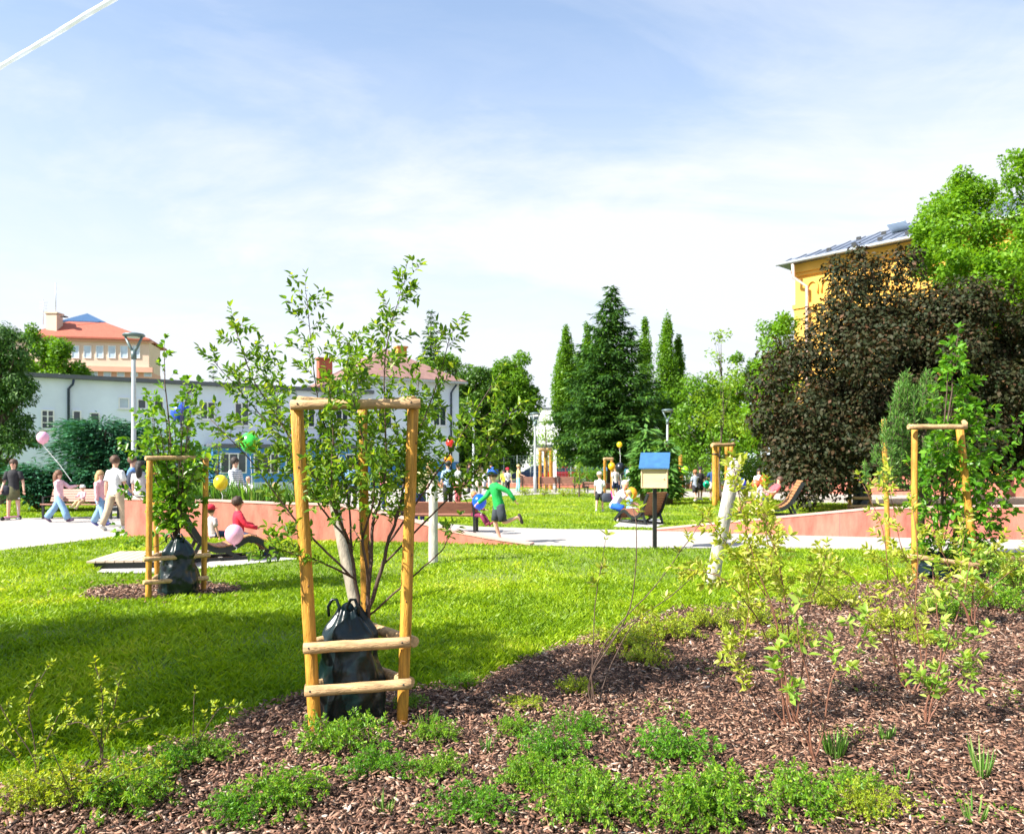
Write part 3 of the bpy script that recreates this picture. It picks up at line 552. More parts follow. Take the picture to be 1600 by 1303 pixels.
poplar(884, 513, 740, 42, 70, 'slender poplar standing leftmost, farthest from the spruce', seed=21)
poplar(917, 507, 740, 34, 74, 'slender poplar half hidden by the left side of the spruce', seed=22)
poplar(1008, 500, 740, 30, 74, 'slender poplar just right of the spruce top', seed=23)
poplar(1042, 490, 740, 36, 70, 'tallest poplar, right of the spruce', seed=24)
poplar(1060, 525, 740, 26, 71, 'shorter poplar stem at the right end of the row', seed=25)
# --- spruces
def spruce(px, ytop, ybot, wpx, D, label, m=F_con, tiers=30, nb=15, seed=1, ybase=None, dens=1.0, name='spruce_tree'):
    g = np.random.default_rng(seed); zt = CH + (HY - ytop) / FPX * D; z0 = CH - ((ybot) - HY) / FPX * D; x = (px - 800) / FPX * D; W = wpx / 2 / FPX * D
    root = empty(name, (x, D, 0), 0, label, 'tree', world=True); lm = MB(); lm.tube([(x, D, 0), (x, D, zt * .5), (x, D, zt)], [.30, .17, .02], 8)
    Pt, Dv, Nr = [], [], []
    for i in range(tiers):
        t = i / (tiers - 1); z = z0 + (zt - z0) * t; L = W * min(1.02, 1.3 * (1 - t) ** .95) * (1 if t > .1 else .85) + .10; nbr = max(5, int(nb * (1 - t * .6)))
        for k in range(nbr):
            a = 6.283 * (k + g.random() * .8) / nbr; l = L * g.choice([g.uniform(.5, .8), g.uniform(.8, 1.2)]); dr = np.array([math.cos(a), math.sin(a), 0]); rise = .45 - .55 * (1 - t); 
            q = max(8, int(34 * l * dens)); s = np.sort(g.random(q) ** .75); zz = z + rise * l * s * .6 - .22 * l * s ** 2 + .12 * l * s ** 4
            ct = np.array([x, D, 0]) + dr[None] * (s * l)[:, None]; ct[:, 2] = zz; sp = (.10 + .30 * (1 - s) * l * .4)[:, None]
            lat = g.normal(size=(q, 3)) * sp * np.array([1, 1, .35]); ct = ct + lat
            d = dr[None] * .8 + lat / sp * .5 + np.array([0, 0, -.45]) + g.normal(size=(q, 3)) * .25
            Pt.append(ct); Dv.append(d); Nr.append(g.normal(size=(q, 3)) * .4 + np.array([0, 0, 1]))
            if g.random() < .35: lm.tube([(x, D, z), tuple(np.array([x, D, z + rise * l * .3]) + dr * l * .5)], [.05, .015], 4)
    lm.build('trunk', m_bark, root); Pt = np.concatenate(Pt); Dv = np.concatenate(Dv); Nr = np.concatenate(Nr); n = len(Pt)
    leaves('crown', m, Pt, Dv, Nr, rng.uniform(.25, .55, n), rng.uniform(.09, .18, n), root, np.clip(rng.normal(.42, .25, n), 0, 1), fine=False); return root
spruce(955, 450, 712, 185, 52, 'tall dark spruce with drooping branches in the middle of the skyline', tiers=30, nb=15, seed=31, dens=1.25)
spruce(673, 487, 640, 52, 80, 'small dark spruce tip rising above the roof of the blue house', tiers=20, nb=12, seed=32)
spruce(333, 580, 640, 26, 90, 'tiny conifer tip just above the flat blue roof', tiers=8, nb=10, seed=33)
# --- left group
tree_px('yew_tree', 'dark shaggy conifer filling the left edge of the picture', [(15, 520, 22), (20, 560, 34), (-10, 540, 40), (30, 600, 30), (8, 630, 30), (-20, 600, 50), (15, 680, 30), (-20, 680, 50), (48, 606, 14), (38, 655, 16), (0, 735, 26), (45, 685, 12)], 30, 0, F_con, 700, .2, seed=13, down=.8, asp=.35)
tree_px('maple_tree', 'bright green rounded tree behind the flat blue roof at the left', [(70, 540, 26), (95, 555, 26), (115, 575, 20), (55, 570, 26), (85, 590, 30), (128, 586, 10), (45, 525, 16)], 62, 80, F_mid, 340, .28, seed=14)
# spreading juniper: drooping fans
def juniper(px, py, D, W, H, label, n_b, seed, m=F_jun):
    g = np.random.default_rng(seed); c = P(px, py, D); root = empty('juniper_shrub', (c.x, c.y, 0), 0, label, 'shrub'); Pt, Dv, Nr = [], [], []; lm = MB()
    for i in range(n_b):
        a = g.uniform(0, 6.283); t = g.random(); L = W * (.45 + .55 * g.random()) * (1 - .35 * t); z0 = H * (.15 + .75 * t); dr = np.array([math.cos(a), math.sin(a) * .7, 0]); q = 70
        s = g.random(q) ** .6; ct = dr[None] * (s * L)[:, None]; ct[:, 2] = z0 + .28 * H * s - .22 * H * s ** 2.5; lat = g.normal(size=(q, 3)) * np.array([.22, .22, .07]); ct += lat
        Pt.append(ct); Dv.append(dr[None] + lat * 2 + np.array([0, 0, -.15])); Nr.append(g.normal(size=(q, 3)) * .35 + np.array([0, 0, 1])); lm.tube([(0, 0, .1), tuple(dr * L * .5 + np.array([0, 0, z0]))], [.05, .02], 5)
    lm.build('branches', m_bark, root); Pt = np.concatenate(Pt); n = len(Pt)
    leaves('foliage', m, Pt, np.concatenate(Dv), np.concatenate(Nr), rng.uniform(.14, .3, n), rng.uniform(.04, .09, n), root, np.clip(rng.normal(.45, .25, n), 0, 1), fine=False)
juniper(160, 770, 27, 2.7, 3.15, 'wide blue green juniper with layered fans behind the girl with the pink balloon', 230, 41)
juniper(58, 790, 26, 1.3, 1.5, 'low juniper beside the woman in the olive skirt', 60, 42)
juniper(300, 780, 28, 1.2, 2.3, 'blue green juniper behind the staked birch like tree', 60, 43)
# hedge band and bushes along the far edge
def bush(px, py, D, W, H, label, m, seed, ls=.16, per=260, cat='shrub', name='round_bush', group=None):
    c = P(px, py, D); cl = clumps((c.x, c.y, H * .52), (W, W * .7, H * .42), 16, min(W, H) * .38, seed)
    return broadleaf(name, label, (c.x, c.y, 0), (c.x, c.y, H * .6), cl, m, per, ls, .05, cat, group, nl=6, seed=seed)
for i, (px, D, W, H, lb, m) in enumerate((
    (1215, 46, 2.2, 2.0, 'rounded clipped bush left of the copper beech trunk', F_mid), (1150, 48, 2.4, 2.3, 'dark bush behind the slender timber tree guard', F_dark),
    (1085, 50, 2.2, 2.4, 'dark bush behind the children with the lime balloon', F_dark), (780, 63, 1.0, 3.4, 'small rounded green bush before the dark trees', F_mid),
    (935, 58, 2.6, 1.6, 'low hedge right of the red car', F_mid), (1290, 44, 2.5, 1.7, 'low bush under the beech branches', F_mid))):
    bush(px, 0, D, W, H, lb, m, 60 + i)
# far wooded belt: reads as one mass
cl = []
for k in range(90):
    x = -130 + 290 * k / 89 + random.uniform(-1, 1); cl.append((np.array([x, 132 + random.uniform(-5, 5), random.uniform(1.5, 4.6)]), (3.4, 3, random.uniform(1.6, 2.8))))
Pt, Nd = crown_pts(cl, 60); n = len(Pt); o = leaves('distant_trees', F_mid, Pt, rand_dirs(n), unit(Nd + rand_dirs(n)), rng.uniform(.5, .9, n), .45, None, None, fine=False); tag(o, 'far off belt of trees closing the horizon', 'trees', kind='stuff')
# off-frame tree on the left whose shadow falls across the lawn
sh = G(110, 1045); k = 5.6 / math.tan(sun_el); cx, cy = sh.x + sunv.x / math.hypot(sunv.x, sunv.y) * k, sh.y + sunv.y / math.hypot(sunv.x, sunv.y) * k
cl = clumps((cx, cy, 5.6), (3.1, 1.7, 1.7), 80, .85, 77)
broadleaf('lawn_tree', 'leafy tree left of the picture whose shade lies on the lawn', (cx, cy, 0), (cx, cy, 6), cl, F_mid, 500, .15, .14, seed=77)
# young lime trees in the plaza
def sapling(px, ytop, D, wpx, label, m, seed, zc0=.35, ls=.12, per=160, lean=0, group=None):
    x = (px - 800) / FPX * D; zt = CH + (HY - ytop) / FPX * D; W = wpx / 2 / FPX * D; g = np.random.default_rng(seed); cl = []
    for k in range(26):
        t = g.random(); z = zt * (zc0 + (1 - zc0) * t); r = W * (1 - .75 * t) * g.random() ** .5; a = g.uniform(0, 6.28); q = W * .34 * (1.1 - .6 * t); cl.append((np.array([x + r * math.cos(a), D + r * math.sin(a), z]), (q, q, q * .9)))
    return broadleaf('sapling', label, (x, D, 0), (x + lean, D, zt * .96), cl, m, per, ls, .045, nl=12, seed=seed, down=.3, group=group)
sapling(1127, 520, 31.5, 100, 'slender young tree with drooping leaves growing out of the tall timber guard', F_lime, 51, .42, .16, 190)
sapling(852, 640, 46, 62, 'small lime green tree beside the white totem sign', F_lime, 52, .35, .16, 110)
sapling(905, 722, 37, 18, 'thin young tree right of the red car', F_lime, 53, .35, .12, 140)
sapling(340, 690, 25, 60, 'light green planting bush behind the woman in stripes', F_lime, 54, .15, .12, 160)
# feathery young conifers near the birdhouse
spruce(1010, 672, 758, 36, 33, 'narrow feathery young conifer behind the box roof', F_pine, 16, 12, 55, dens=1.3, name='young_conifer')
spruce(1040, 690, 768, 34, 30.5, 'narrow dark young conifer right of the wooden box', F_pine, 14, 9, 56, dens=1.1, name='young_conifer')
# ================================================================ NEAR PLANTS
def smooth(pts, k=5):
    pts = [np.array(p, float) for p in pts]; ex = [2 * pts[0] - pts[1]] + pts + [2 * pts[-1] - pts[-2]]; o_ = []
    for i in range(1, len(ex) - 2):
        for j in range(k):
            t = j / k; a, b, c, d = ex[i - 1:i + 3]; o_.append(.5 * ((2 * b) + (-a + c) * t + (2 * a - 5 * b + 4 * c - d) * t * t + (-a + 3 * b - 3 * c + d) * t ** 3))
    return o_ + [pts[-1]]
class Plant:
    def __init__(s, seed=1): s.g = np.random.default_rng(seed); s.mb = MB(); s.Pt = []; s.Dv = []; s.Nr = []; s.L = []
    def leaf(s, p, d, L, up=.8): s.Pt.append(p); s.Dv.append(d); s.Nr.append(s.g.normal(size=3) * .45 + np.array([0, 0, up])); s.L.append(L)
    def twig(s, p, d, ln, L, step, droop=.1, r=.002, spread=.9, whorl=0):
        g = s.g; q = max(2, int(ln / step)); pts = [p]; d = d / np.linalg.norm(d)
        for i in range(q):
            d = d + g.normal(size=3) * .10 + np.array([0, 0, -droop * .15]); d /= np.linalg.norm(d); p = p + d * ln / q; pts.append(p)
            sd = np.cross(d, g.normal(size=3)); sd /= np.linalg.norm(sd); ll = L * g.uniform(.6, 1.2)
            s.leaf(p, d * .55 + sd * spread, ll); 
            if whorl: s.leaf(p, d * .55 - sd * spread, ll)
        for _ in range(2 + whorl * 2): s.leaf(p, d + g.normal(size=3) * .5, L * g.uniform(.7, 1.1))
        s.mb.tube([tuple(x) for x in pts], [r] + [r * .6] * (len(pts) - 2) + [r * .35], 5, cap=False); return pts
    def stem(s, pts, r0, r1, n_tw, t0, tl, L, step, out=.9, up=.4, sub=0, **kw):
        g = s.g; sp = smooth(pts); m = len(sp); s.mb.tube([tuple(x + g.normal(size=3) * r0 * .25) for x in sp], [r0 + (r1 - r0) * i / (m - 1) for i in range(m)], 7)
        for k in range(n_tw):
            t = t0 + (1 - t0) * (k + g.random()) / n_tw; i = min(m - 2, int(t * (m - 1))); p = sp[i] + (sp[i + 1] - sp[i]) * g.random(); ax = sp[i + 1] - sp[i]; ax /= np.linalg.norm(ax)
            sd = np.cross(ax, g.normal(size=3)); sd /= np.linalg.norm(sd); d = ax * .7 + sd * out + np.array([0, 0, up]); ln = g.uniform(*tl) * (1.15 - .5 * t)
            tp = s.twig(p, d, ln, L, step, r=max(.0012, r1 * .8), **kw)
            for _ in range(sub):
                j = g.integers(0, len(tp) - 1); s.twig(tp[j], d / np.linalg.norm(d) + g.normal(size=3) * .6, ln * .5, L, step, r=max(.001, r1 * .6), **kw)
        s.twig(sp[-1], sp[-1] - sp[-2], tl[1] * .5, L, step, r=r1, **kw)
    def done(s, root, lm, sm, asp=.5, fine=True, nm='foliage', bm='stems', cup=.18):
        s.mb.build(bm, sm, root); n = len(s.Pt); L = np.array(s.L)
        leaves(nm, lm, np.array(s.Pt), np.array(s.Dv), np.array(s.Nr), L, L * asp, root, np.clip(s.g.normal(.5, .28, n), 0, 1), fine=fine, cup=cup)
F_serv = leafmat('leaf_serviceberry', (.06, .15, .015), (.14, .28, .025), (.34, .44, .05), trans=.48, rough=.4, spec=.4)
F_heart = leafmat('leaf_heart', (.06, .17, .012), (.12, .28, .018), (.28, .44, .03), trans=.4, rough=.35, spec=.5)
F_hang = leafmat('leaf_hanging', (.05, .17, .012), (.11, .29, .018), (.22, .42, .03), trans=.4, rough=.35)
def varieg():
    m = leafmat('leaf_variegated', (.22, .32, .03), (.40, .47, .05), (.66, .65, .26), trans=.42, rough=.5); return m
F_var = varieg(); F_vgreen = leafmat('leaf_green_dogwood', (.16, .32, .04), (.30, .46, .07), (.52, .60, .16), trans=.4)
F_low = leafmat('leaf_low_shrub', (.07, .19, .012), (.16, .34, .02), (.34, .48, .04), trans=.38, rough=.4)
F_lowy = leafmat('leaf_yellow_shrub', (.16, .24, .02), (.32, .42, .03), (.52, .54, .04), trans=.4)
F_purple = leafmat('leaf_purple', (.04, .02, .03), (.08, .03, .05), (.14, .05, .07), trans=.2, tcol=(1.3, .8, .9))
# ---- timber tree guards
def log(mb, a, b, r, seed=0):
    g = random.Random(seed); a = Vector(a); b = Vector(b); n = 9; pts = [a.lerp(b, k / (n - 1)) + Vector((g.uniform(-1, 1), g.uniform(-1, 1), g.uniform(-1, 1))) * r * .05 for k in range(n)]
    rr = [r * g.uniform(.96, 1.04) for _ in range(n)]; d = (b - a).normalized(); pts = [a - d * r * .0] + pts + [b]; mb.tube([a] + [a + d * r * .12] + pts[2:-2] + [b - d * r * .12] + [b], [r * .86] + [r] + rr[2:] + [r] + [r * .86], 14)
m_knot = mat('wood_knot', (.16, .07, .02), .7)
def guard(label, posts, rails, ties=0, group='timber guards round the young trees', rm=None):
    base_ = posts[0][1]; root = empty('tree_guard', tuple(base_), 0, label, 'tree guard', group, world=True); g = random.Random(len(label))
    for i, (t, b, r) in enumerate(posts):
        mb = MB(); b2 = Vector(b) + (Vector(b) - Vector(t)).normalized() * .06; log(mb, t, b2, r, i + 3); pt = mb.build('post', m_stake, root)
        if r > .03:
            kb = MB()
            for _ in range(5):
                k = g.random(); p = Vector(t).lerp(Vector(b), k); a = g.uniform(-2.6, -.5); kb.ball(p + Vector((math.cos(a), math.sin(a), 0)) * r * .93, (r * .16, r * .16, r * .28), 8, 6)
            tag(kb.build('knots', m_knot, pt), kind='stuff')
    for i, (a, b, r) in enumerate(rails):
        mb = MB(); log(mb, a, b, r, i + 30); rl = mb.build('rail', rm or m_rail, root)
        kb = MB()
        for k in (.06, .93): p = Vector(a).lerp(Vector(b), k); kb.ball(p + Vector((0, -r * .95, .2 * r)), (.006, .006, .006), 8, 6)
        tag(kb.build('nail_heads', m_dark, rl), kind='stuff')
    if ties:
        for t, b, r in posts:
            k = (Vector(t).z - ties) / (Vector(t).z - Vector(b).z); p = Vector(t).lerp(Vector(b), k); mb = MB(); mb.tube([p + Vector((0, 0, -.03)), p + Vector((0, 0, .03))], r * 1.12, 12); mb.build('tie', m_dark, root)
    return root
fl, fr, bk = P(493, 1147, 4.55), P(628, 1138, 4.65), P(574, 1106, 5.04)
fl.z = fr.z = bk.z = 0
tl_, tr_, tb_ = P(463, 628, 4.55), P(646, 628, 4.65), P(566, 634, 5.0)
guard('large timber tree guard in the foreground, yellow posts around the dark watering bag', [(tl_, fl, .037), (tr_, fr, .035), (tb_, bk, .031)],
      [(P(474, 1013, 4.47), P(641, 1003, 4.57), .033), (P(476, 1080, 4.47), P(643, 1068, 4.57), .032),
       (P(454, 633, 4.49), P(657, 631, 4.59), .030), (P(648, 1003, 4.66), P(574, 978, 5.13), .034), (P(641, 1066, 4.67), P(574, 1042, 5.13), .034), (P(478, 1008, 4.60), P(570, 982, 5.0), .03), (P(480, 1075, 4.60), P(570, 1046, 5.0), .03),
       (P(647, 626, 4.66), P(566, 634, 5.08), .03), (P(466, 626, 4.6), P(566, 634, 4.93), .028)])
guard('timber tree guard on a bark ring at the left, with the heart leaved tree inside', [(P(234, 713, 9.0), G(232, 938), .034), (P(322, 712, 9.6), G(318, 925), .034), (P(241, 722, 10), G(246, 916), .032)],
      [(P(224, 874, 8.92), P(328, 867, 9.5), .028), (P(224, 910, 8.92), P(325, 903, 9.5), .028), (P(227, 716, 8.9), P(328, 715, 9.5), .027), (P(235, 872, 9.1), P(246, 866, 9.95), .027), (P(235, 908, 9.1), P(246, 900, 9.95), .027), (P(324, 868, 9.7), P(250, 866, 10.1), .027), (P(240, 716, 9.05), P(244, 720, 9.9), .026)])
guard('timber tree guard at the right with a leaning post and broad leaved tree', [(P(1429, 666, 10.4), G(1429, 911), .040), (P(1499, 664, 10.5), G(1525, 905), .050), (P(1502, 660, 11.3), G(1490, 893), .036)],
      [(P(1419, 667, 10.28), P(1510, 667, 10.38), .035), (P(1418, 868, 10.28), P(1530, 884, 10.38), .034), (P(1508, 662, 10.5), P(1503, 655, 11.4), .034), (P(1525, 880, 10.6), P(1488, 866, 11.4), .034)])
guard('tall slender timber tree guard standing on the lawn left of the copper beech', [(P(1117, 696, 29.5), G(1117, 790), .10), (P(1136, 697, 30.5), G(1136, 786), .09), (P(1143, 695, 31.6), G(1143, 785), .09), (P(1122, 693, 32.3), G(1122, 783), .08)],
      [(P(1112, 696, 29.3), P(1147, 695, 30.2), .07), (P(1114, 694, 29.6), P(1124, 693, 32.4), .06), (P(1143, 695, 30.4), P(1146, 693, 31.9), .06)], ties=1.98)
guard('small far timber guard with a dark bag under the copper beech', [(P(1328, 748, 26.6), G(1328, 797), .06), (P(1359, 750, 27), G(1359, 796), .055), (P(1340, 750, 28), G(1341, 793), .05)],
      [(P(1325, 778, 26.4), P(1361, 778, 26.8), .055), (P(1325, 791, 26.4), P(1361, 790, 26.8), .05)])
guard('far pair of pale timber tree stakes in front of the blue car', [(P(853, 702, 46), G(853, 766), .12), (P(861, 702, 47), G(861, 765), .12), (P(844, 704, 48), G(844, 764), .10)], [(P(841, 703, 45.8), P(863, 702, 46), .10)])
guard('far thin timber tree guard just right of the black balloon', [(P(945, 716, 40), G(945, 772), .07), (P(956, 716, 40.5), G(956, 771), .07)], [(P(943, 717, 39.8), P(958, 717, 40), .07)])
def stake(label, a, b, r):
    mb = MB(); log(mb, a, Vector(b) + Vector((0, 0, -.05)), r, 5); tag(mb.build('wooden_stake', m_stake), label, 'stake')
stake('single thin yellow stake left of the right hand tree guard', P(1381, 655, 14.2), G(1388, 860), .045)
stake('single far yellow stake beside the dark young conifer', P(1063, 711, 38), G(1065, 775), .09)
# ---- stripped leaning poles
m_pole = mat('bleached_log', (.50, .47, .42), .8, var=.3, vs=4, bump=.4, bs=12, stretch=(5, 5, .8)); m_pole2 = mat('grey_log', (.27, .23, .17), .75, var=.3, vs=4, bump=.4, bs=12, stretch=(5, 5, .8))
for a, b, r, m, lb in ((P(1150, 718, 9.9), G(1112, 911), .092, m_pole, 'thick bleached log leaning right behind the variegated shrub'), (P(677, 742, 12.4), G(677, 880), .078, m_pole, 'upright whitewashed log just right of the foreground tree guard'), (P(512, 740, 8.9), G(557, 957), .062, m_pole2, 'weathered grey log leaning left behind the foreground tree guard')):
    mb = MB(); a = Vector(a); b = Vector(b); n = 12; pts = [a.lerp(b, k / n) for k in range(n + 1)] + [b - Vector((0, 0, .08))]; mb.tube([a] + pts, [r * .8, r * .88] + [r * (.9 + .1 * k / n + random.uniform(-.015, .015)) for k in range(n + 1)], 18, wob=.015); tag(mb.build('wooden_pole', m), lb, 'wooden pole', 'bare logs set upright in the lawn')
# ---- watering bags
def bag(label, c, H, R0, seed, lean=(0, 0), group='dark watering bags round the trunks'):
    prof = [(0, .80), (.02, .96), (.10, 1.04), (.22, 1.03), (.36, .97), (.5, .90), (.60, .83), (.66, .80), (.72, .84), (.79, .80), (.86, .66), (.92, .50), (.96, .38), (1.0, .30)]
    prof = [(np.interp(t, [p[0] for p in prof], [p[1] for p in prof]), t) for t in np.linspace(0, 1, 40)]; n = 72; vs = []; c = Vector(c)
    for r, t in prof:
        for k in range(n):
            a = 2 * math.pi * k / n; v = Vector((math.cos(a), math.sin(a), t * 2.2))
            fold = .05 * math.sin(a * 6 + 4 * t + seed + 2 * mnoise.noise(v)) * t + .10 * mnoise.noise(v * 2.0 + Vector((seed, 0, 0))) + .05 * abs(mnoise.noise(v * Vector((3, 3, 1)).length * .9 + Vector((seed, 5, 0)))) - .03 * abs(math.sin(t * 9 + 2.5 * mnoise.noise(v * 1.5 + Vector((0, seed, 0)))))
            fold += .04 * math.sin(a * 11 + 5 * mnoise.noise(v * 2)) * max(0, t - .75) * 4
            q = R0 * r * (1 + fold * 1.5); zz = t * H + H * .05 * t * mnoise.noise(Vector((math.cos(a) * 1.4, math.sin(a) * 1.4, seed)))
            vs.append(c + Vector((math.cos(a) * q + lean[0] * t, math.sin(a) * q * .92 + lean[1] * t, zz)))
    m = len(prof); fs = [(i * n + k, i * n + (k + 1) % n, (i + 1) * n + (k + 1) % n, (i + 1) * n + k) for i in range(m - 1) for k in range(n)] + [tuple(reversed(range(n)))]
    vs.append(c + Vector((lean[0], lean[1], H * .86))); fs += [((m - 1) * n + k, (m - 1) * n + (k + 1) % n, m * n) for k in range(n)]
    root = empty('watering_bag', tuple(c), 0, label, 'watering bag', group, world=True); mb = MB(); mb.add(vs, fs, True); mb.build('sack', m_bag, root)
    for s_ in (-1, 1):
        mb = MB(); x = c.x + lean[0] - R0 * .1 + s_ * R0 * .28; y = c.y - R0 * .22; z = c.z + H * .93; w_ = R0 * .16
        mb.tube([(x - w_, y, z), (x - w_ * 1.1, y - .01, z + .06 * H / .7), (x - w_ * .4, y, z + .10 * H / .7), (x + w_ * .4, y, z + .10 * H / .7), (x + w_ * 1.1, y - .01, z + .05 * H / .7), (x + w_, y, z)], R0 * .05, 6); mb.build('handle', m_bag, root)
    return root
bag('large dark green watering bag inside the foreground tree guard', (P(552, 0, 4.80).x, 4.80, 0), .71, .205, 2, (-.03, 0))
bag('dark watering bag inside the left tree guard', (P(279, 0, 9.35).x, 9.35, 0), .70, .23, 5)
bag('slumped shiny dark watering bag at the foot of the right tree guard', (P(1461, 0, 10.75).x, 10.75, 0), .36, .23, 8)
bag('far dark watering bag under the copper beech', (P(1345, 0, 27).x, 27, 0), 1.0, .28, 11)
# ---- foreground multi-stem tree
D0 = 4.85; root = empty('serviceberry_tree', (P(568, 0, D0).x, D0, 0), 0, 'multi stemmed young tree with small leaves growing through the foreground guard', 'tree', world=True)
pl = Plant(5); o0 = P(568, 968, D0)
for pts, r0, r1 in (([(562, 975, 0), (556, 905, 0), (545, 845, 0)], .014, .010), ([(572, 975, .02), (578, 890, .04), (582, 820, .05)], .014, .010), ([(566, 978, 0), (592, 905, 0), (606, 850, 0), (622, 800, 0)], .015, .009), ([(576, 975, -.02), (574, 900, -.06), (566, 840, -.1)], .011, .008)):
    pl.stem([P(x, y, D0 + d) for x, y, d in pts], r0, r1, 1, .8, (.1, .2), .05, .03, out=.9)
prim = [([(545, 845, 0), (515, 780, -.05), (470, 710, -.1), (400, 600, -.1), (368, 515, -.15)], 14, .2), ([(545, 845, 0), (500, 790, .1), (462, 720, .15), (400, 640, .2), (335, 565, .2)], 15, .2),
        ([(550, 860, 0), (540, 760, .1), (500, 640, .1), (478, 460, .1)], 19, .2), ([(582, 820, 0), (602, 740, -.05), (600, 600, -.05), (608, 520, 0), (632, 440, 0)], 19, .15),
        ([(622, 800, 0), (645, 700, .1), (676, 620, .15), (706, 520, .1)], 15, .1), ([(606, 850, -.05), (668, 760, -.1), (715, 690, -.15), (770, 600, -.1)], 8, .5),
        ([(600, 880, .05), (690, 790, .1), (745, 735, .1), (792, 655, .1)], 13, .35), ([(572, 966, 0), (640, 905, -.15), (690, 860, -.2), (700, 835, -.2)], 1, .8),
        ([(548, 900, -.1), (460, 810, -.2), (400, 730, -.25), (330, 655, -.3)], 8, .2), ([(556, 905, 0), (505, 880, -.25), (460, 865, -.35), (425, 858, -.4)], 5, .4),
        ([(578, 880, .1), (570, 740, .35), (560, 620, .4), (545, 540, .45)], 16, .2), ([(566, 840, -.1), (585, 760, -.3), (560, 660, -.4), (540, 580, -.45)], 14, .15),
        ([(622, 800, .1), (650, 740, .3), (668, 650, .45)], 13, .1), ([(545, 850, .1), (505, 760, .35), (440, 660, .4), (425, 590, .4)], 13, .2),
        ([(606, 850, 0), (625, 790, .1), (640, 700, 0), (655, 590, -.1)], 13, .15), ([(545, 850, 0), (520, 770, -.25), (520, 680, -.3), (515, 600, -.3)], 13, .15)]
for pts, ntw, t0 in prim:
    pl.stem([P(x, y, D0 + d) for x, y, d in pts], .0075, .002, int(ntw * 2.0), t0, (.10, .28), .054, .020, out=.85, up=.45, sub=2, droop=.1)
pl.done(root, F_serv, m_stem, .46, bm='branches', nm='crown')
# ---- left heart-leaved tree
D1 = 9.45; root = empty('young_lime_tree', (P(272, 0, D1).x, D1, 0), 0, 'bushy young tree with heart shaped leaves in the left timber guard', 'tree', world=True); pl = Plant(6)
g = np.random.default_rng(3)
for k in range(17):
    tx = 270 + g.uniform(-40, 36); ty = g.uniform(600, 720); dd = g.uniform(-.35, .35)
    pl.stem([P(277 + g.uniform(-6, 6), 852, D1), P(277 + (tx - 277) * .25, 790, D1 + dd * .4), P(277 + (tx - 277) * .7, (ty + 790) / 2, D1 + dd), P(tx, ty, D1 + dd)], .010, .003, 15, .12, (.12, .30), .085, .040, out=1.0, up=-.1, droop=.9)
pl.stem([P(276, 850, D1), P(268, 700, D1), P(258, 600, D1), P(257, 542, D1)], .015, .003, 8, .5, (.08, .2), .085, .07, out=.8, droop=.6)
for tx, ty in ((195, 830), (205, 770), (208, 690), (225, 650), (322, 720), (300, 610), (240, 628), (310, 650)): pl.stem([P(277, 830, D1), P((277 + tx) / 2, ty + 25, D1 - .2), P(tx, ty, D1 - .35)], .006, .002, 8, .4, (.1, .25), .08, .05, droop=.9)
pl.done(root, F_heart, m_stem, .80, bm='branches', nm='crown')
# ---- right tree with hanging leaves
D2 = 10.9; root = empty('katsura_tree', (P(1470, 0, D2).x, D2, 0), 0, 'young tree with broad hanging leaves inside the right timber guard', 'tree', world=True); pl = Plant(8); g = np.random.default_rng(8)
pl.stem([P(1470, 905, D2), P(1472, 780, D2), P(1480, 660, D2), P(1497, 528, D2)], .03, .004, 60, .35, (.10, .30), .10, .06, out=.9, up=-.1, droop=.9)
for tx, ty, dd in ((1535, 640, 0), (1560, 700, .2), (1598, 730, .3), (1575, 800, .1), (1540, 790, -.3), (1520, 730, -.4), (1440, 790, -.3), (1440, 730, .1), (1510, 850, -.2), (1490, 560, 0), (1510, 600, .1), (1460, 690, -.2), (1490, 700, -.3), (1600, 660, .4), (1460, 830, -.3), (1545, 840, .2), (1575, 750, 0), (1500, 640, .2)):
    pl.stem([P(1474, min(880, ty + 120), D2), P((1474 + tx) / 2, ty + 20, D2 + dd / 2), P(tx, ty, D2 + dd)], .010, .003, 20, .25, (.15, .38), .105, .042, out=1.0, up=-.25, droop=1.0)
pl.done(root, F_hang, m_stem, .72, bm='branches', nm='crown')
# ---- pine with upright candles
D3 = 12.6; root = empty('young_pine', (P(1440, 0, D3).x, D3, 0), 0, 'young pine with upright pale candles behind the right timber guard', 'tree', world=True); mb = MB(); g = np.random.default_rng(12); Pt, Dv = [], []
ctr = P(1440, 0, D3); mb.tube([(ctr.x, D3, 0), (ctr.x, D3, 1.5), P(1448, 600, D3)], [.06, .04, .015], 7)
for k in range(115):
    t = g.random() ** .9; px = 1435 + (1 - t * .72) * g.uniform(-92, 70); py = 770 - t * 165; d = D3 + g.uniform(-.6, .6) * (1 - t * .6); tip = np.array(P(px, py - 25, d)); s0 = np.array([ctr.x, D3, tip[2] - g.uniform(.25, .5)]); mid = tip - np.array([0, 0, .3]); mb.tube([tuple(s0), tuple(mid), tuple(tip)], [.012, .008, .005], 5)
    q = 70; s = g.random(q); base3 = mid + (tip - mid) * s[:, None]; Pt.append(base3); Dv.append(g.normal(size=(q, 3)) * .45 + np.array([0, 0, .9]))
    s = g.random(22); Pt.append(s0 + (mid - s0) * (.4 + .6 * s[:, None])); Dv.append(g.normal(size=(22, 3)) * .6 + np.array([0, 0, .5]))
mb.build('branches', m_bark, root); Pt = np.concatenate(Pt); n = len(Pt); leaves('needles', F_pine, Pt, np.concatenate(Dv), rand_dirs(n), rng.uniform(.07, .13, n), .012, root, np.clip(rng.normal(.5, .25, n), 0, 1), fine=False)
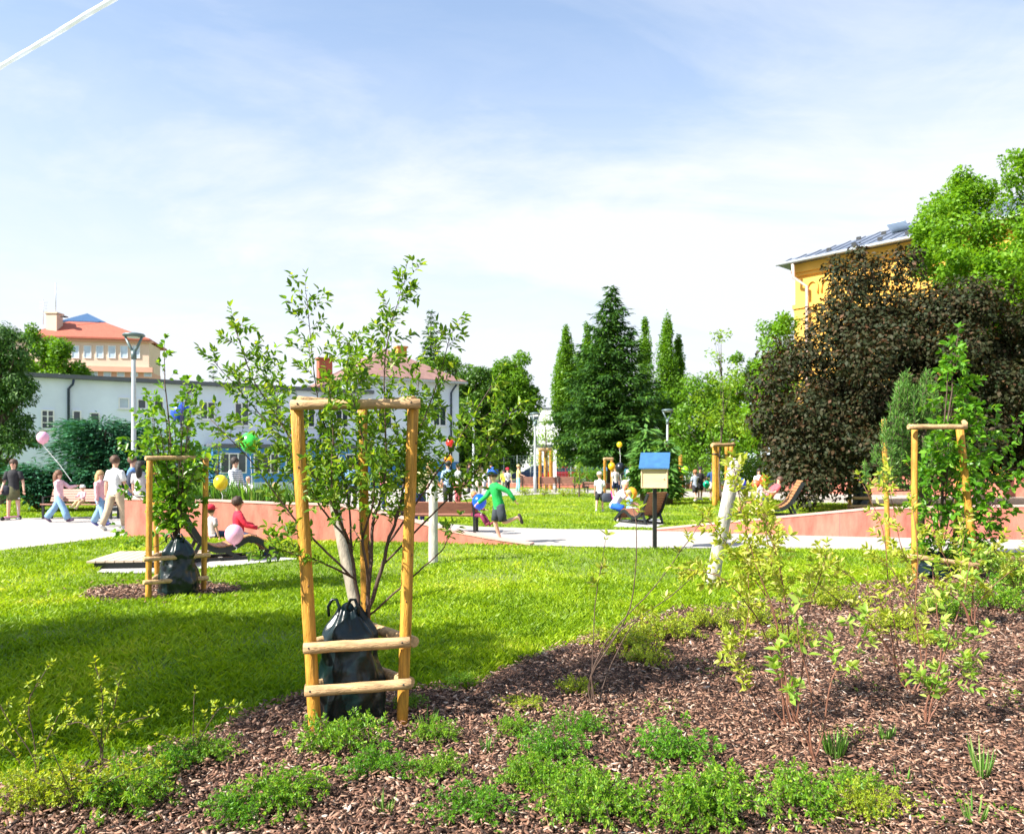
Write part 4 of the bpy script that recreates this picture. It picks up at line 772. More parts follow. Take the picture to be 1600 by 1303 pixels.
# ---- variegated dogwoods
gdog = 'variegated shrubs planted in the bark bed'
def dogwood(label, base_px, D, stems, m=F_var, L=.075, seed=1, sm=m_redstem, ntw=7, tl=(.06, .18), t0=.4, step=.028, asp=.42, cat='shrub', name='variegated_dogwood', group=gdog, r=.006, up=.3, whorl=1):
    b = P(base_px, 0, D); b.z = 0; root = empty(name, tuple(b), 0, label, cat, group, world=True); pl = Plant(seed)
    for st in stems:
        q = st[-1] if isinstance(st[-1], (int, float)) else ntw; pts = [p for p in st if not isinstance(p, (int, float))]
        pl.stem([b + Vector((random.uniform(-.02, .02), random.uniform(-.02, .02), 0))] + [P(p[0], p[1], D + (p[2] if len(p) > 2 else 0)) for p in pts], r, .002, int(q * 1.15), t0, tl, L, step, out=.8, up=up, droop=.2, whorl=whorl)
    pl.done(root, m, sm, asp); return root
dogwood('sparse shrub with long bare arching stems in front of the box on a post', 930, 5.0, [[(925, 1050), (960, 985), (1020, 920, .1), (1072, 850, .1), (1095, 815, .1), 5], [(925, 1050), (970, 985), (1050, 930), (1110, 875, -.1), 5], [(950, 1050, .1), (985, 980, .1), (1010, 960), 3], [(922, 1060), (984, 950, -.1), (994, 830, -.1), (988, 790), 2], [(925, 1070), (930, 950, .1), (945, 850, .1), 3]], F_var, .06, 3, m_stem, t0=.72, group=gdog, tl=(.04, .12))
dogwood('pale yellow variegated shrub in full leaf before the leaning log', 1245, 4.62, [[(1215, 1150), (1180, 1090), (1150, 1040), (1135, 1010), 12], [(1225, 1120), (1215, 980), (1180, 880), (1160, 800), (1148, 735), 30], [(1250, 1080), (1262, 960), (1280, 905), (1290, 870), 10], [(1235, 1100), (1205, 950, .15), (1150, 870, .2), (1105, 810, .2), 26], [(1240, 1100), (1230, 960, -.1), (1212, 860, -.2), (1190, 800, -.2), 28], [(1232, 1120), (1190, 980, -.2), (1130, 905, -.25), (1075, 890, -.25), 16], [(1230, 1100, .1), (1220, 950, .2), (1200, 850, .3), (1195, 770, .3), 24], [(1225, 1130), (1165, 1040, .1), (1170, 950, .15), (1168, 860, .15), 20]], F_var, .055, 4, t0=.52, tl=(.06, .17))
dogwood('variegated shrub with pale green leaves in the middle of the bark bed', 1425, 5.3, [[(1400, 1030), (1385, 960), (1340, 910), (1300, 880), 8], [(1410, 1040), (1390, 930, .1), (1380, 830, .1), (1350, 760, .1), 10], [(1440, 1040), (1430, 960), (1434, 880), (1428, 800), 9], [(1410, 1050), (1370, 990), (1350, 960), (1320, 945), 6], [(1440, 1060), (1445, 1000), (1400, 900), (1370, 870), 8], [(1405, 1060), (1380, 1000), (1300, 930), (1260, 900), 8]], F_var, .056, 5, t0=.45)
dogwood('greener broad leaved shrub with red stems right of the middle of the bed', 1447, 4.65, [[(1450, 1090), (1480, 1010), (1505, 930), (1515, 880), 6], [(1455, 1100), (1470, 1030), (1465, 960), (1458, 900), 6], [(1445, 1110), (1452, 1085), (1440, 1060), 5], [(1458, 1100), (1500, 1050), (1530, 1000), 5], [(1460, 1110), (1480, 1080), (1500, 1060), 4]], F_vgreen, .068, 6, t0=.45, asp=.46)
dogwood('broad pale leaved shrub just left of centre in the right half of the bed', 1270, 4.05, [[(1265, 1150), (1268, 1080), (1250, 1010), (1245, 960), 5], [(1285, 1150), (1300, 1060), (1335, 1010), (1345, 985), 6], [(1262, 1160), (1230, 1090), (1222, 1040), 4]], F_vgreen, .066, 7, t0=.5, asp=.46)
dogwood('variegated shrub low in front of the right timber guard', 1520, 7.4, [[(1500, 930), (1480, 880), (1460, 840), 9], [(1520, 930), (1530, 880), (1560, 850), 9], [(1520, 930), (1500, 890), (1510, 820), 8], [(1530, 940), (1570, 900), (1600, 880), 8], [(1500, 940), (1440, 900), (1400, 860), 9], [(1500, 940), (1420, 880), (1395, 790), (1385, 740), 10]], F_var, .075, 8, t0=.3, tl=(.1, .25))
dogwood('lime green shrub at the right edge of the bed', 1590, 9.0, [[(1580, 900), (1560, 880), (1545, 870), 9], [(1590, 900), (1600, 870), (1610, 830), 9], [(1600, 900), (1640, 870), 8], [(1585, 905), (1570, 890), 8]], F_vgreen, .08, 9, t0=.2, tl=(.1, .25))
dogwood('small dark purple leaved shrub against the right pink wall', 1530, 12.2, [[(1530, 850), (1520, 820), (1515, 790), 9], [(1535, 850), (1545, 820), (1555, 795), 9], [(1525, 860), (1500, 840), (1490, 815), 8]], F_purple, .07, 10, t0=.15, tl=(.1, .22), name='purple_barberry', group=None)
# ---- yellow green soft plants bottom left
for i, (bx, D, st, lb) in enumerate(((60, 3.75, [[(55, 1170), (45, 1100), (70, 1050), 12], [(50, 1180), (10, 1120), (-5, 1090), 10], [(62, 1190), (90, 1120), (110, 1105), 9], [(30, 1190), (0, 1160), (-30, 1150), 8]], 'blurred yellow green shrub in the bottom left corner of the picture'),
        (160, 3.9, [[(158, 1150), (160, 1090), (150, 1042), 14], [(165, 1150), (190, 1130), (230, 1120), 9], [(155, 1160), (130, 1130), (110, 1130), 9], [(160, 1170), (180, 1100), (185, 1070), 10]], 'tall blurred yellow green sprig second from the bottom left corner'),
        (300, 4.1, [[(302, 1150), (303, 1090), 3], [(310, 1160), (340, 1110), (360, 1105), 7], [(300, 1180), (280, 1160), (262, 1150), 7]], 'thin sprig with a bare brown stem at the grass edge'),
        (120, 3.45, [[(115, 1235), (110, 1200), 8], [(130, 1240), (160, 1200), 9], [(100, 1240), (60, 1215), 8], [(140, 1240), (200, 1205), (230, 1195), 8], [(110, 1240), (85, 1180), 8]], 'low yellow green shrub at the very bottom left'))):
    dogwood(lb, bx, D, st, F_lowy, .026, 20 + i, m_stem, t0=.3, tl=(.03, .10), step=.017, asp=.5, name='spirea_shrub', group='soft yellow green shrubs at the bottom left', r=.003)
# ---- low arching ground shrubs: four variants copied
protos = []
for v in range(4):
    root = empty('honeysuckle_shrub', (0, 0, 0)); pl = Plant(70 + v); g = np.random.default_rng(90 + v); R_ = .30
    for k in range(38):
        a = g.uniform(0, 6.283); l = R_ * g.uniform(.35, 1.2); h = g.uniform(.08, .23); c = np.array([math.cos(a), math.sin(a), 0]); o_ = c * g.uniform(0, .10)
        pts = [o_, o_ + c * l * .45 + np.array([0, 0, h]), o_ + c * l + np.array([0, 0, h * g.uniform(.5, 1.2)])]
        pl.stem(pts, .0022, .001, 6, .15, (.03, .10), .029, .011, out=.9, up=.35, droop=.1, whorl=1)
    pl.done(root, (F_low, F_low, F_hang, F_lowy)[v], m_stem, .48, cup=.1); protos.append(root)
low = [(735, 1282, .75, 2, 'darker, cut by the bottom edge left of the middle'), (880, 1240, .85, 0, 'bright, in the middle above the bottom edge'), (915, 1292, .8, 1, 'cut by the bottom edge just right of the middle'), (1080, 1292, .9, 0, 'cut by the bottom edge before the arching stems'), (1340, 1245, .5, 1, 'small, right of the dense grass tuft'), (250, 1215, .7, 2, 'soft, on the ragged grass edge at the left'), (330, 1190, .6, 0, 'small, on the grass edge left of the guard'), (690, 1215, .55, 1, 'low, midway between the guard and the bottom edge'), (830, 1235, .7, 0, 'spreading, right of the middle of the picture bottom'), (640, 1110, .4, 0, 'tiny, at the right post of the large guard'), (820, 1110, .45, 3, 'tiny and pale, halfway to the arching stems'), (1350, 1275, .6, 3, 'pale, in the bottom right quarter'), (60, 1262, .8, 3, 'pale, in the extreme bottom left corner'), (530, 1185, .95, 0, 'beside the left post of the large tree guard'), (590, 1215, .7, 2, 'directly below the large watering bag'), (675, 1160, .6, 1, 'just right of the large watering bag'), 
       (860, 1190, .8, 2, 'in the shaded middle of the bark'), (1052, 1190, 1.0, 2, 'dark and isolated in the centre of the bark'), (440, 1260, .9, 0, 'near the bottom edge under the guard, left part'),
       (960, 1275, .8, 0, 'at the bottom right of the middle'), 
       (1130, 1285, .9, 1, 'bright, at the bottom edge before the variegated shrub'), (1260, 1270, .85, 0, 'rightmost green one near the bottom edge'), (380, 1285, .7, 2, 'small, at the bottom edge left of the guard'), (720, 1075, .5, 1, 'tiny, on the grass edge right of the guard'), (975, 1015, 1.1, 3, 'yellowish, at the back edge of the bark left'),
       (1040, 1000, 1.1, 3, 'yellowish, second along the back edge of the bark'), (1010, 1040, .8, 3, 'yellowish, inside the back edge group'), (1110, 985, 1.0, 3, 'yellowish, behind the leaning stems'), (1180, 975, .9, 3, 'yellowish, below the leaning log'), (1300, 950, 1.1, 3, 'yellowish, in front of the lawn strip'), (1480, 965, 1.1, 0, 'green, in front of the slumped bag'), (1555, 955, 1.3, 1, 'green, at the far right of the bed'),
       (900, 1085, .5, 3, 'small and yellowish at the foot of the arching stems'), (1400, 985, .9, 3, 'yellowish, behind the middle variegated shrub'), (1590, 925, 1.4, 2, 'glossy, at the right edge of the picture'), (1230, 1005, .8, 3, 'yellowish, behind the pale variegated shrub'), (190, 1262, .9, 1, 'in the bottom left corner area'),
       (215, 1235, .7, 3, 'yellowish, in the bottom left bark'), (1450, 1010, .8, 3, 'yellowish, between two red stemmed shrubs'), (800, 1150, .5, 0, 'small, right of the guard in the middle distance'), (905, 1150, .6, 2, 'in the shade left of the isolated dark one'), ]
used = set()
for i, (px, py, s, v, lb) in enumerate(low):
    o = protos[v] if v not in used else copy_tree(protos[v]); used.add(v); p = G(px, py); o.location = (p.x, p.y, .005); s *= .76; o.scale = (s * random.uniform(.9, 1.2), s * random.uniform(.75, 1.1), s * random.uniform(.85, 1.2)); o.rotation_euler = (0, 0, random.uniform(0, 6.28))
    tag(o, 'low spreading green shrub ' + lb, 'shrub', 'low spreading shrubs in the bark bed')
# ---- grass tufts and small seedlings
F_tuft = leafmat('tuft_blade', (.08, .22, .03), (.16, .34, .05), (.30, .40, .14), trans=.35)
for i, (px, py, h, n, lb) in enumerate(((668, 1140, .13, 9, 'right of the large watering bag'), (1305, 1190, .17, 26, 'dense, in the middle right of the bark'), (1535, 1220, .20, 8, 'tall and thin near the right edge'), (1385, 1160, .10, 12, 'between the two red stemmed shrubs'), (1520, 1290, .13, 7, 'at the bottom right corner'), (1410, 1230, .10, 6, 'sparse, right of the dense tuft'), (1075, 1290, .12, 10, 'at the bottom edge in the middle'), (1375, 1290, .12, 8, 'at the bottom edge, right'), (760, 1180, .10, 8, 'beside the low shrub right of the guard'), (600, 1275, .10, 9, 'at the bottom under the guard'))):
    g = np.random.default_rng(i); c = G(px, py); n = n * 2; a = g.uniform(0, 6.28, n); B = np.array([c.x, c.y, 0]) + np.stack([np.cos(a), np.sin(a), a * 0], 1) * g.uniform(0, .03, n)[:, None]; d = np.stack([np.cos(a) * .5, np.sin(a) * .5, np.ones(n)], 1)
    o = leaves('grass_tuft', F_tuft, B, d, np.stack([np.cos(a), np.sin(a), -.3 * np.ones(n)], 1), h * g.uniform(.6, 1.2, n), .010, None, fine=True, cup=.05); tag(o, 'tuft of grass blades ' + lb, 'grass tuft', 'grass tufts sprouting in the bark')
x, y = bedsample(9000); d = vnoise(x, y, .5, 31); k = (d > .72) & (np.hypot(x, y) < 12); x, y = x[k][:900], y[k][:900]; n = len(x)
rep = 7; B = np.repeat(np.stack([x, y, np.full(n, .03)], 1), rep, 0) + rng.normal(0, .018, (n * rep, 3)) * np.array([1, 1, .3]); o = leaves('ground_weeds', F_low, B, rand_dirs(n * rep) + np.array([0, 0, .3]), rand_dirs(n * rep) * .4 + np.array([0, 0, 1]), .022, .012, None, fine=True); tag(o, 'tiny green seedlings scattered over the bark', 'seedlings', kind='stuff')
# clover like leaves in the lawn
x, y, hs = lawnsample(60000); k = (np.hypot(x, y) < 14); x, y = x[k][:26000], y[k][:26000]; n = len(x); B = np.stack([x, y, rng.uniform(.012, .045, n)], 1)
o = leaves('lawn_clover', F_bright, B, rand_dirs(n) * np.array([1, 1, .3]), rand_dirs(n) * .5 + np.array([0, 0, 1]), rng.uniform(.014, .026, n), .014, None, fine=False); tag(o, 'small clover leaves mixed through the lawn', 'clover', kind='stuff')
# ================================================================ STREET FURNITURE
def lamp(label, px, D, H, arm=True):
    c = P(px, 0, D); root = empty('street_lamp', (c.x, D, 0), 0, label, 'street lamp', 'park lamps on tall poles')
    mb = MB(); mb.lathe((0, 0, 0), [(.09, 0), (.09, .9), (.07, .95), (.055, H - .75), (.05, H - .7)], 14); mb.build('pole', m_galv, root)
    mb = MB(); mb.tube([(0, 0, H - .72), (0, 0, H - .48)], .075, 12)
    for s in (-1, 1): mb.tube([(0, 0, H - .52), (s * .10, 0, H - .38), (s * .24, 0, H - .08)], [.045, .04, .03], 8)
    mb.build('fork', m_lampdark, root); mb = MB(); mb.lathe((0, 0, H - .10), [(.20, 0), (.28, .02), (.30, .05), (.27, .09), (.12, .12), (.02, .125)], 24); hd = mb.build('head', m_lampdark, root)
    mb = MB(); mb.lathe((0, 0, H - .115), [(.17, 0), (.18, .012)], 20); mb.build('diffuser', mat('lamp_diffuser', (.75, .8, .7), .3), hd); return root
lamp('street lamp with a forked head in front of the pale blue building on the left', 209, 21.5, 5.25)
lamp('thin pale lamp pole before the round dark green trees', 740, 38, 4.35); lamp('pale lamp pole beside the lime green tree and totem sign', 836, 42, 4.4); lamp('street lamp standing right of the tall spruce', 1043, 38, 4.3)
def slats(mb, y0, z0, y1, z1, n, L, w=.075, t=.03, x0=0):
    for k in range(n):
        s = (k + .5) / n; mb.beam((-L / 2 + x0, y0 + (y1 - y0) * s, z0 + (z1 - z0) * s), (L / 2 + x0, y0 + (y1 - y0) * s, z0 + (z1 - z0) * s), t, w, (0, y1 - y0, z1 - z0))
def bench(label, loc, rz, L, m, seat=.44, top=.86, ns=4, nb=5, group='park benches with timber slats'):
    root = empty('park_bench', loc, rz, label, 'bench', group)
    mb = MB(); slats(mb, -.30, seat, .14, seat - .02, ns, L, .095, .035); mb.build('seat', m, root, .004)
    mb = MB(); slats(mb, .19, seat + .05, .34, top, nb, L, .072, .03); mb.build('backrest', m, root, .004)
    for x in (-L / 2 + .08, L / 2 - .08):
        mb = MB(); mb.beam((x, -.26, 0), (x, -.26, seat - .03), .06, .05, (0, 1, 0)); mb.beam((x, .12, 0), (x, .16, seat - .03), .06, .05, (0, 1, 0)); mb.beam((x, -.30, seat - .045), (x, .22, seat - .05), .05, .04); mb.beam((x, .20, seat - .04), (x, .37, top + .02), .05, .035, (0, 1, 0)); mb.beam((x, -.28, seat + .2), (x, .24, seat + .22), .05, .03); mb.beam((x, -.27, seat), (x, -.27, seat + .2), .05, .03, (0, 1, 0)); mb.build('leg', m_dark, root)
    return root
p = G(118, 812); bench('reddish slatted bench with a toddler on it, on the path at the left', (p.x, p.y + .35, 0), R(-2), 2.15, m_plankred)
p = G(690, 831); bench('brown slatted bench seen from behind, right of the foreground tree guard', (P(687, 0, 18.0).x, 18.0, 0), R(180 - 6), 1.85, m_plank, .42, .72)
for px, lb in ((828, 'leftmost of three'), (857, 'middle of three'), (886, 'rightmost of three')): bench(f'far reddish brown bench, {lb}, in front of the parked cars', (P(px, 0, 43).x, 43, 0), R(174), 1.0, m_plankred, .45, .88, 3, 5)
bench('far dark framed bench right of the white shirted child', (P(925, 0, 42).x, 42, 0), R(150), .9, m_plankred, .42, .62, 3, 2)
def lounger(label, loc, rz, W=.72, sc=1.0, m=None, dark=None):
    root = empty('wooden_lounger', loc, rz, label, 'lounger', 'curved timber loungers on the lawn'); root.scale = (sc,) * 3
    prof = smooth([(-.78, 0, .98), (-.60, 0, .66), (-.42, 0, .38), (-.18, 0, .24), (.08, 0, .27), (.33, 0, .40), (.50, 0, .40), (.72, 0, .26), (.92, 0, .10)], 5)
    for y in (-W / 2, W / 2):
        mb = MB()
        for a, b in zip(prof[:-1], prof[1:]): mb.beam((a[0], y, a[2] - .045), (b[0] + (b[0] - a[0]) * .1, y, b[2] - .045), .045, .10)
        mb.build('side_frame', m_dark, root)
    mb = MB(); tot = len(prof)
    d = [0]
    for a, b in zip(prof[:-1], prof[1:]): d.append(d[-1] + np.linalg.norm(b - a))
    n = int(d[-1] / .088)
    for k in range(n):
        s = (k + .5) / n * d[-1]; i = min(tot - 2, int(np.searchsorted(d, s)) - 1); i = max(i, 0); q = prof[i] + (prof[i + 1] - prof[i]) * ((s - d[i]) / (d[i + 1] - d[i])); ax = prof[i + 1] - prof[i]; ax /= np.linalg.norm(ax); nx, nz = -ax[2], ax[0]
        mb.beam((q[0] + nx * .018, -W / 2 + .0, q[2] + nz * .018), (q[0] + nx * .018, W / 2, q[2] + nz * .018), .076, .024, (nx, 0, nz))
    mb.build('slats', m or m_plank, root, .003)
    for x0, z0, x1 in ((-.45, .36, -.62), (-.10, .20, .30), (.70, .24, .75)):
        for y in (-W / 2 + .05, W / 2 - .05): mb = MB(); mb.beam((x0, y, z0), (x1, y, .0), .05, .06, (1, 0, 0)); mb.build('leg', m_dark, root)
    mb = MB(); 
    for y in (-W / 2 + .05, W / 2 - .05): mb.beam((-.66, y, .03), (.80, y, .03), .06, .05)
    tag(mb.build('base_rails', m_dark, root), kind='stuff')
    return root
m_slat2 = mat('warm_slat_wood', (.42, .20, .08), .55, var=.3, vs=5, stretch=(8, 1, 8))
L1 = P(365, 0, 13.0); lounger('curved timber lounger with dark frame carrying the child in the red jacket', (P(350, 0, 12.9).x, 12.9, .016), R(30), .72, .90, m_slat2)
L2 = P(1003, 0, 20.6); lounger('curved timber lounger seen from behind, beneath the wooden box on its post', (L2.x, 20.6, .016), R(118), .75, .86, m_plank)
L3 = P(1205, 0, 23.8); lounger('curved timber lounger facing left under the edge of the copper beech', (L3.x, 23.8, 0), R(170), .75, 1.12, m_slat2)
root = empty('timber_deck', tuple(G(240, 882)), R(8), 'low pale slatted timber deck behind the left tree guard', 'deck'); mb = MB()
for k in range(11): x = -.72 + k * .135; mb.box((x, .1, .125), (.122, 1.35, .03))
mb.build('slats', m_plankpale, root, .003)
for y in (-.5, .1, .7): mb = MB(); mb.box((-.04, y, .062), (1.30, .06, .094)); mb.build('bearer', m_dark, root)
# box on a post
c = G(1023, 859); root = empty('book_box', tuple(c), 0, 'pale wooden box with a blue pitched roof on a thin black post', 'box'); D = c.y
mb = MB(); mb.box((0, 0, .58), (.07, .07, 1.16)); mb.build('post', m_black, root)
m_ply = mat('plywood', (.66, .48, .28), .55, var=.14, vs=3, stretch=(1, 1, 5)); bx = MB(); rz = R(-14); Rm = Matrix.Rotation(rz, 3, 'Z'); hw, hd_, z0 = .24, .17, 1.155
def bp(x, y, z): return Rm @ Vector((x, y, z))
v = [bp(x, y, z) for x, y, z in ((-hw, -hd_, z0), (hw, -hd_, z0), (hw, hd_, z0), (-hw, hd_, z0), (-hw, -hd_, 1.54), (hw, -hd_, 1.54), (hw, hd_, 1.74), (-hw, hd_, 1.74))]
bx.add(v, [(3, 2, 1, 0), (0, 1, 5, 4), (1, 2, 6, 5), (2, 3, 7, 6), (3, 0, 4, 7), (4, 5, 6, 7)]); bo = bx.build('case', m_ply, root)
mb = MB()
for s in (-1, 1): mb.box(bp(s * (hw - .012), -hd_ - .008, 1.345), (.022, .014, .37), rz)
mb.box(bp(0, -hd_ - .008, 1.17), (hw * 2 - .05, .014, .022), rz); mb.box(bp(0, -hd_ - .008, 1.52), (hw * 2 - .05, .014, .022), rz); mb.build('door_frame', m_ply, bo); mb = MB(); mb.ball(bp(.17, -hd_ - .02, 1.34), .012, 8, 6); mb.build('handle', m_galv, bo)
mb = MB(); e_ = .035; t = .025; y0, y1 = -hd_ - .07, hd_ + .05; s_ = .53; zz = lambda y: 1.545 + (y + hd_) * s_ * 1.15 + .01
v = [bp(x, y, zz(y) + dz) for dz in (0, t) for x, y in ((-hw - e_, y0), (hw + e_, y0), (hw + e_, y1), (-hw - e_, y1))]; mb.add(v, [(3, 2, 1, 0), (4, 5, 6, 7), (0, 1, 5, 4), (1, 2, 6, 5), (2, 3, 7, 6), (3, 0, 4, 7)]); mb.build('roof', mat('blue_felt_roof', (.035, .13, .30), .6, var=.15, vs=8), root)
# cars
def car(label, px, D, rz, paint, sc=1.0):
    c = P(px, 0, D); root = empty('parked_car', (c.x, D, .006), rz, label, 'car', 'cars parked beyond the far wall'); root.scale = (sc,) * 3
    pr = [(-2.05, .30), (-2.10, .55), (-2.02, .88), (-1.80, .98), (-1.15, 1.02), (.95, 1.0), (1.85, .86), (2.08, .62), (2.05, .32)]; cab = [(-1.95, .97), (-1.55, 1.40), (-.6, 1.50), (.25, 1.44), (1.05, .99)]
    def ext(mb, poly, hw, tw, z_top): 
        n = len(poly); f = lambda z: hw - (hw - tw) * max(0, (z - .9)) / .6; vs = [(x, -f(z), z) for x, z in poly] + [(x, f(z), z) for x, z in poly]; mb.add(vs, [tuple(range(n)), tuple(reversed(range(n, 2 * n)))] + [(i, n + i, n + (i + 1) % n, (i + 1) % n) for i in range(n)])
    mb = MB(); ext(mb, pr, .86, .82, 1); mb.build('body', paint, root, .05); mb = MB(); ext(mb, cab, .80, .58, 1.5); cb = mb.build('cabin', paint, root, .04)
    for s in (-1, 1):
        for poly in ([(-1.65, 1.04), (-1.38, 1.36), (-.5, 1.42), (-.5, 1.04)], [(-.42, 1.04), (-.42, 1.42), (.18, 1.37), (.78, 1.04)]):
            f = lambda z: .80 - .22 * (z - .9) / .6 + .006; mb = MB(); mb.add([(x, s * f(z), z) for x, z in poly] + [(x, s * (f(z) + .012), z) for x, z in poly], [(0, 1, 2, 3), (7, 6, 5, 4), (0, 4, 5, 1), (1, 5, 6, 2), (2, 6, 7, 3), (3, 7, 4, 0)]); mb.build('side_window', m_glass, cb)
    for x0, z0, x1, z1, nm in ((-1.93, 1.03, -1.60, 1.38, 'rear_window'), (.98, 1.06, .34, 1.40, 'windscreen')):
        d = -.02 if x0 < 0 else .02; mb = MB(); mb.add([(x0 + d, -.68, z0), (x0 + d, .68, z0), (x1 + d, .55, z1), (x1 + d, -.55, z1), (x0 + d * 2, -.68, z0 + .01), (x0 + d * 2, .68, z0 + .01), (x1 + d * 2, .55, z1 + .01), (x1 + d * 2, -.55, z1 + .01)], [(0, 1, 2, 3), (7, 6, 5, 4), (0, 4, 5, 1), (1, 5, 6, 2), (2, 6, 7, 3), (3, 7, 4, 0)]); mb.build(nm, m_glass, cb)
    for x in (-1.28, 1.30):
        for s in (-1, 1):
            mb = MB(); mb.tube([(x, s * .70, .32), (x, s * .88, .32)], .32, 20); wh = mb.build('wheel', m_black, root); mb = MB(); mb.tube([(x, s * .86, .32), (x, s * .895, .32)], .20, 16); mb.build('rim', m_galv, wh)
    for s in (-1, 1): mb = MB(); mb.box((-2.07, s * .68, .80), (.06, .22, .2)); mb.build('tail_light', mat('tail_light', (.5, .02, .01), .3), root); mb = MB(); mb.box((2.03, s * .62, .70), (.08, .3, .13)); mb.build('headlight', m_white, root)
    return root
car('dark blue parked car behind the pair of pale tree stakes', 838, 66, R(176), mat('car_paint_blue', (.01, .06, .20), .3, coat=.6), 1.0)
car('dark red parked hatchback right of the white totem sign', 886, 64, R(20), mat('car_paint_red', (.45, .01, .03), .3, coat=.6), .92)
# signs
c = P(865, 0, 50); root = empty('totem_sign', (c.x, 50, 0), 0, 'tall plain white totem sign between the blue and the red car', 'sign'); mb = MB(); mb.box((0, 0, 1.25), (.38, .12, 2.5)); mb.build('panel', m_white, root, .01); mb = MB(); mb.box((-.20, 0, 1.26), (.03, .13, 2.46)); mb.build('edge_strip', m_galv, root)
c = P(978, 0, 55); root = empty('information_sign', (c.x, 55, 0), 0, 'blue information sign with white lettering lines below the spruce', 'sign'); m_sb = mat('sign_blue', (.02, .12, .50), .4); mb = MB(); mb.box((0, 0, 2.0), (.72, .06, 1.5)); mb.build('panel', m_sb, root)
for x in (-.3, .3): mb = MB(); mb.box((x, .06, 1.4), (.05, .05, 2.8)); mb.build('post', m_galv, root)
mb = MB(); mb.box((-.03, -.04, 1.75), (.34, .01, .34)); mb.box((0, -.04, 1.45), (.5, .01, .08)); mb.build('lettering', m_white, root)
c = P(958, 0, 58); root = empty('poster_sign', (c.x, 58, 0), 0, 'small round purple sign left of the blue information sign', 'sign'); mb = MB(); mb.box((0, .03, 1.1), (.06, .05, 2.2)); mb.build('post', m_galv, root); mb = MB(); mb.tube([(0, -.03, 2.2), (0, .0, 2.2)], .38, 20); mb.build('disc', mat('sign_purple', (.22, .05, .25), .5), root)
mb = MB(); c = P(1072, 0, 34)
# balloons
def balloon(label, px, py, D, r, colr, hand=None, string=.9, foil=False):
    c = P(px, py, D); root = empty('balloon', tuple(c), 0, label, 'balloon', 'party balloons'); m = mat('balloon_rubber', colr, .28, var=.05, vs=3)
    t = m.node_tree; p_ = t.nodes['Principled BSDF']; p_.inputs['Subsurface Weight'].default_value = .25; p_.inputs['Subsurface Radius'].default_value = (.2, .2, .2)
    mb = MB(); mb.lathe((0, 0, 0), [(r * .03, -r * 1.22), (r * .09, -r * 1.18)] + [(r * math.sin(a) * (1 - .10 * max(0, math.cos(a))), -r * 1.12 * math.cos(a)) for a in np.linspace(.14, math.pi - .02, 16)], 24); mb.build('skin', m, root)
    mb = MB(); mb.lathe((0, 0, -r * 1.30), [(r * .10, 0), (r * .04, r * .08)], 8); mb.build('knot', m, root)
    e_ = (Vector(hand) - c) if hand is not None else Vector((.03, 0, -string)); mb = MB(); mb.tube([(0, 0, -r * 1.25), (e_.x * .5 + .03, e_.y * .5, -r * .6 + e_.z * .5), tuple(e_)], .004 + D * .0002, 4, cap=False); mb.build('string', m_string, root); return root
pinkb = (.85, .42, .58)
balloon('pale pink balloon floating on a string above the walking girl at the left', 67, 684, 20.8, .155, pinkb, P(112, 752, 20.9))
balloon('pink balloon resting against the back of the child in red on the lounger', 366, 835, 12.55, .150, pinkb, None, .25)
balloon('bright green balloon in front of the low blue annex', 391, 692, 19, .24, (.05, .55, .06), None, 1.6); balloon('shiny dark blue balloon among the leaves of the left staked tree', 283, 646, 11.5, .15, (.02, .08, .55), None, .8)
balloon('yellow balloon beside the woman in the striped top', 345, 754, 17.5, .16, (.85, .65, .02), None, .4); balloon('red balloon at the right corner of the blue house', 703, 692, 40, .21, (.75, .03, .02), None, 1.2); balloon('orange balloon just under the red one near the blue house', 701, 718, 38, .22, (.85, .30, .01), None, 1.0)
balloon('blue balloon beside the child sitting at the bench end', 749, 784, 17.2, .16, (.0, .09, .75), None, .3); balloon('high yellow balloon in front of the spruce', 968, 695, 42, .15, (.85, .60, .01), None, 1.2); balloon('orange balloon left of the black balloon', 956, 729, 36, .17, (.9, .42, .01), None, .9)
balloon('black balloon left of the wooden box', 969, 731, 32, .20, (.01, .012, .02), None, .8); balloon('large orange balloon held over the far lounger', 987, 771, 21.3, .155, (.92, .35, .01), None, .5); balloon('lime green balloon right of the dark young conifer', 1070, 735, 33, .17, (.35, .72, .02), None, .8)
balloon('teal green balloon low beside the child in black', 1104, 757, 33, .15, (.0, .35, .20), None, .5); balloon('royal blue balloon right of the leaning bleached log', 1158, 756, 24, .16, (.01, .07, .65), None, .5); balloon('red balloon held by the person reclining on the right lounger', 1194, 751, 24, .16, (.85, .05, .02), None, .4); balloon('salmon red balloon just left of the red one at the right lounger', 1181, 756, 24.4, .13, (.85, .16, .08), None, .4)

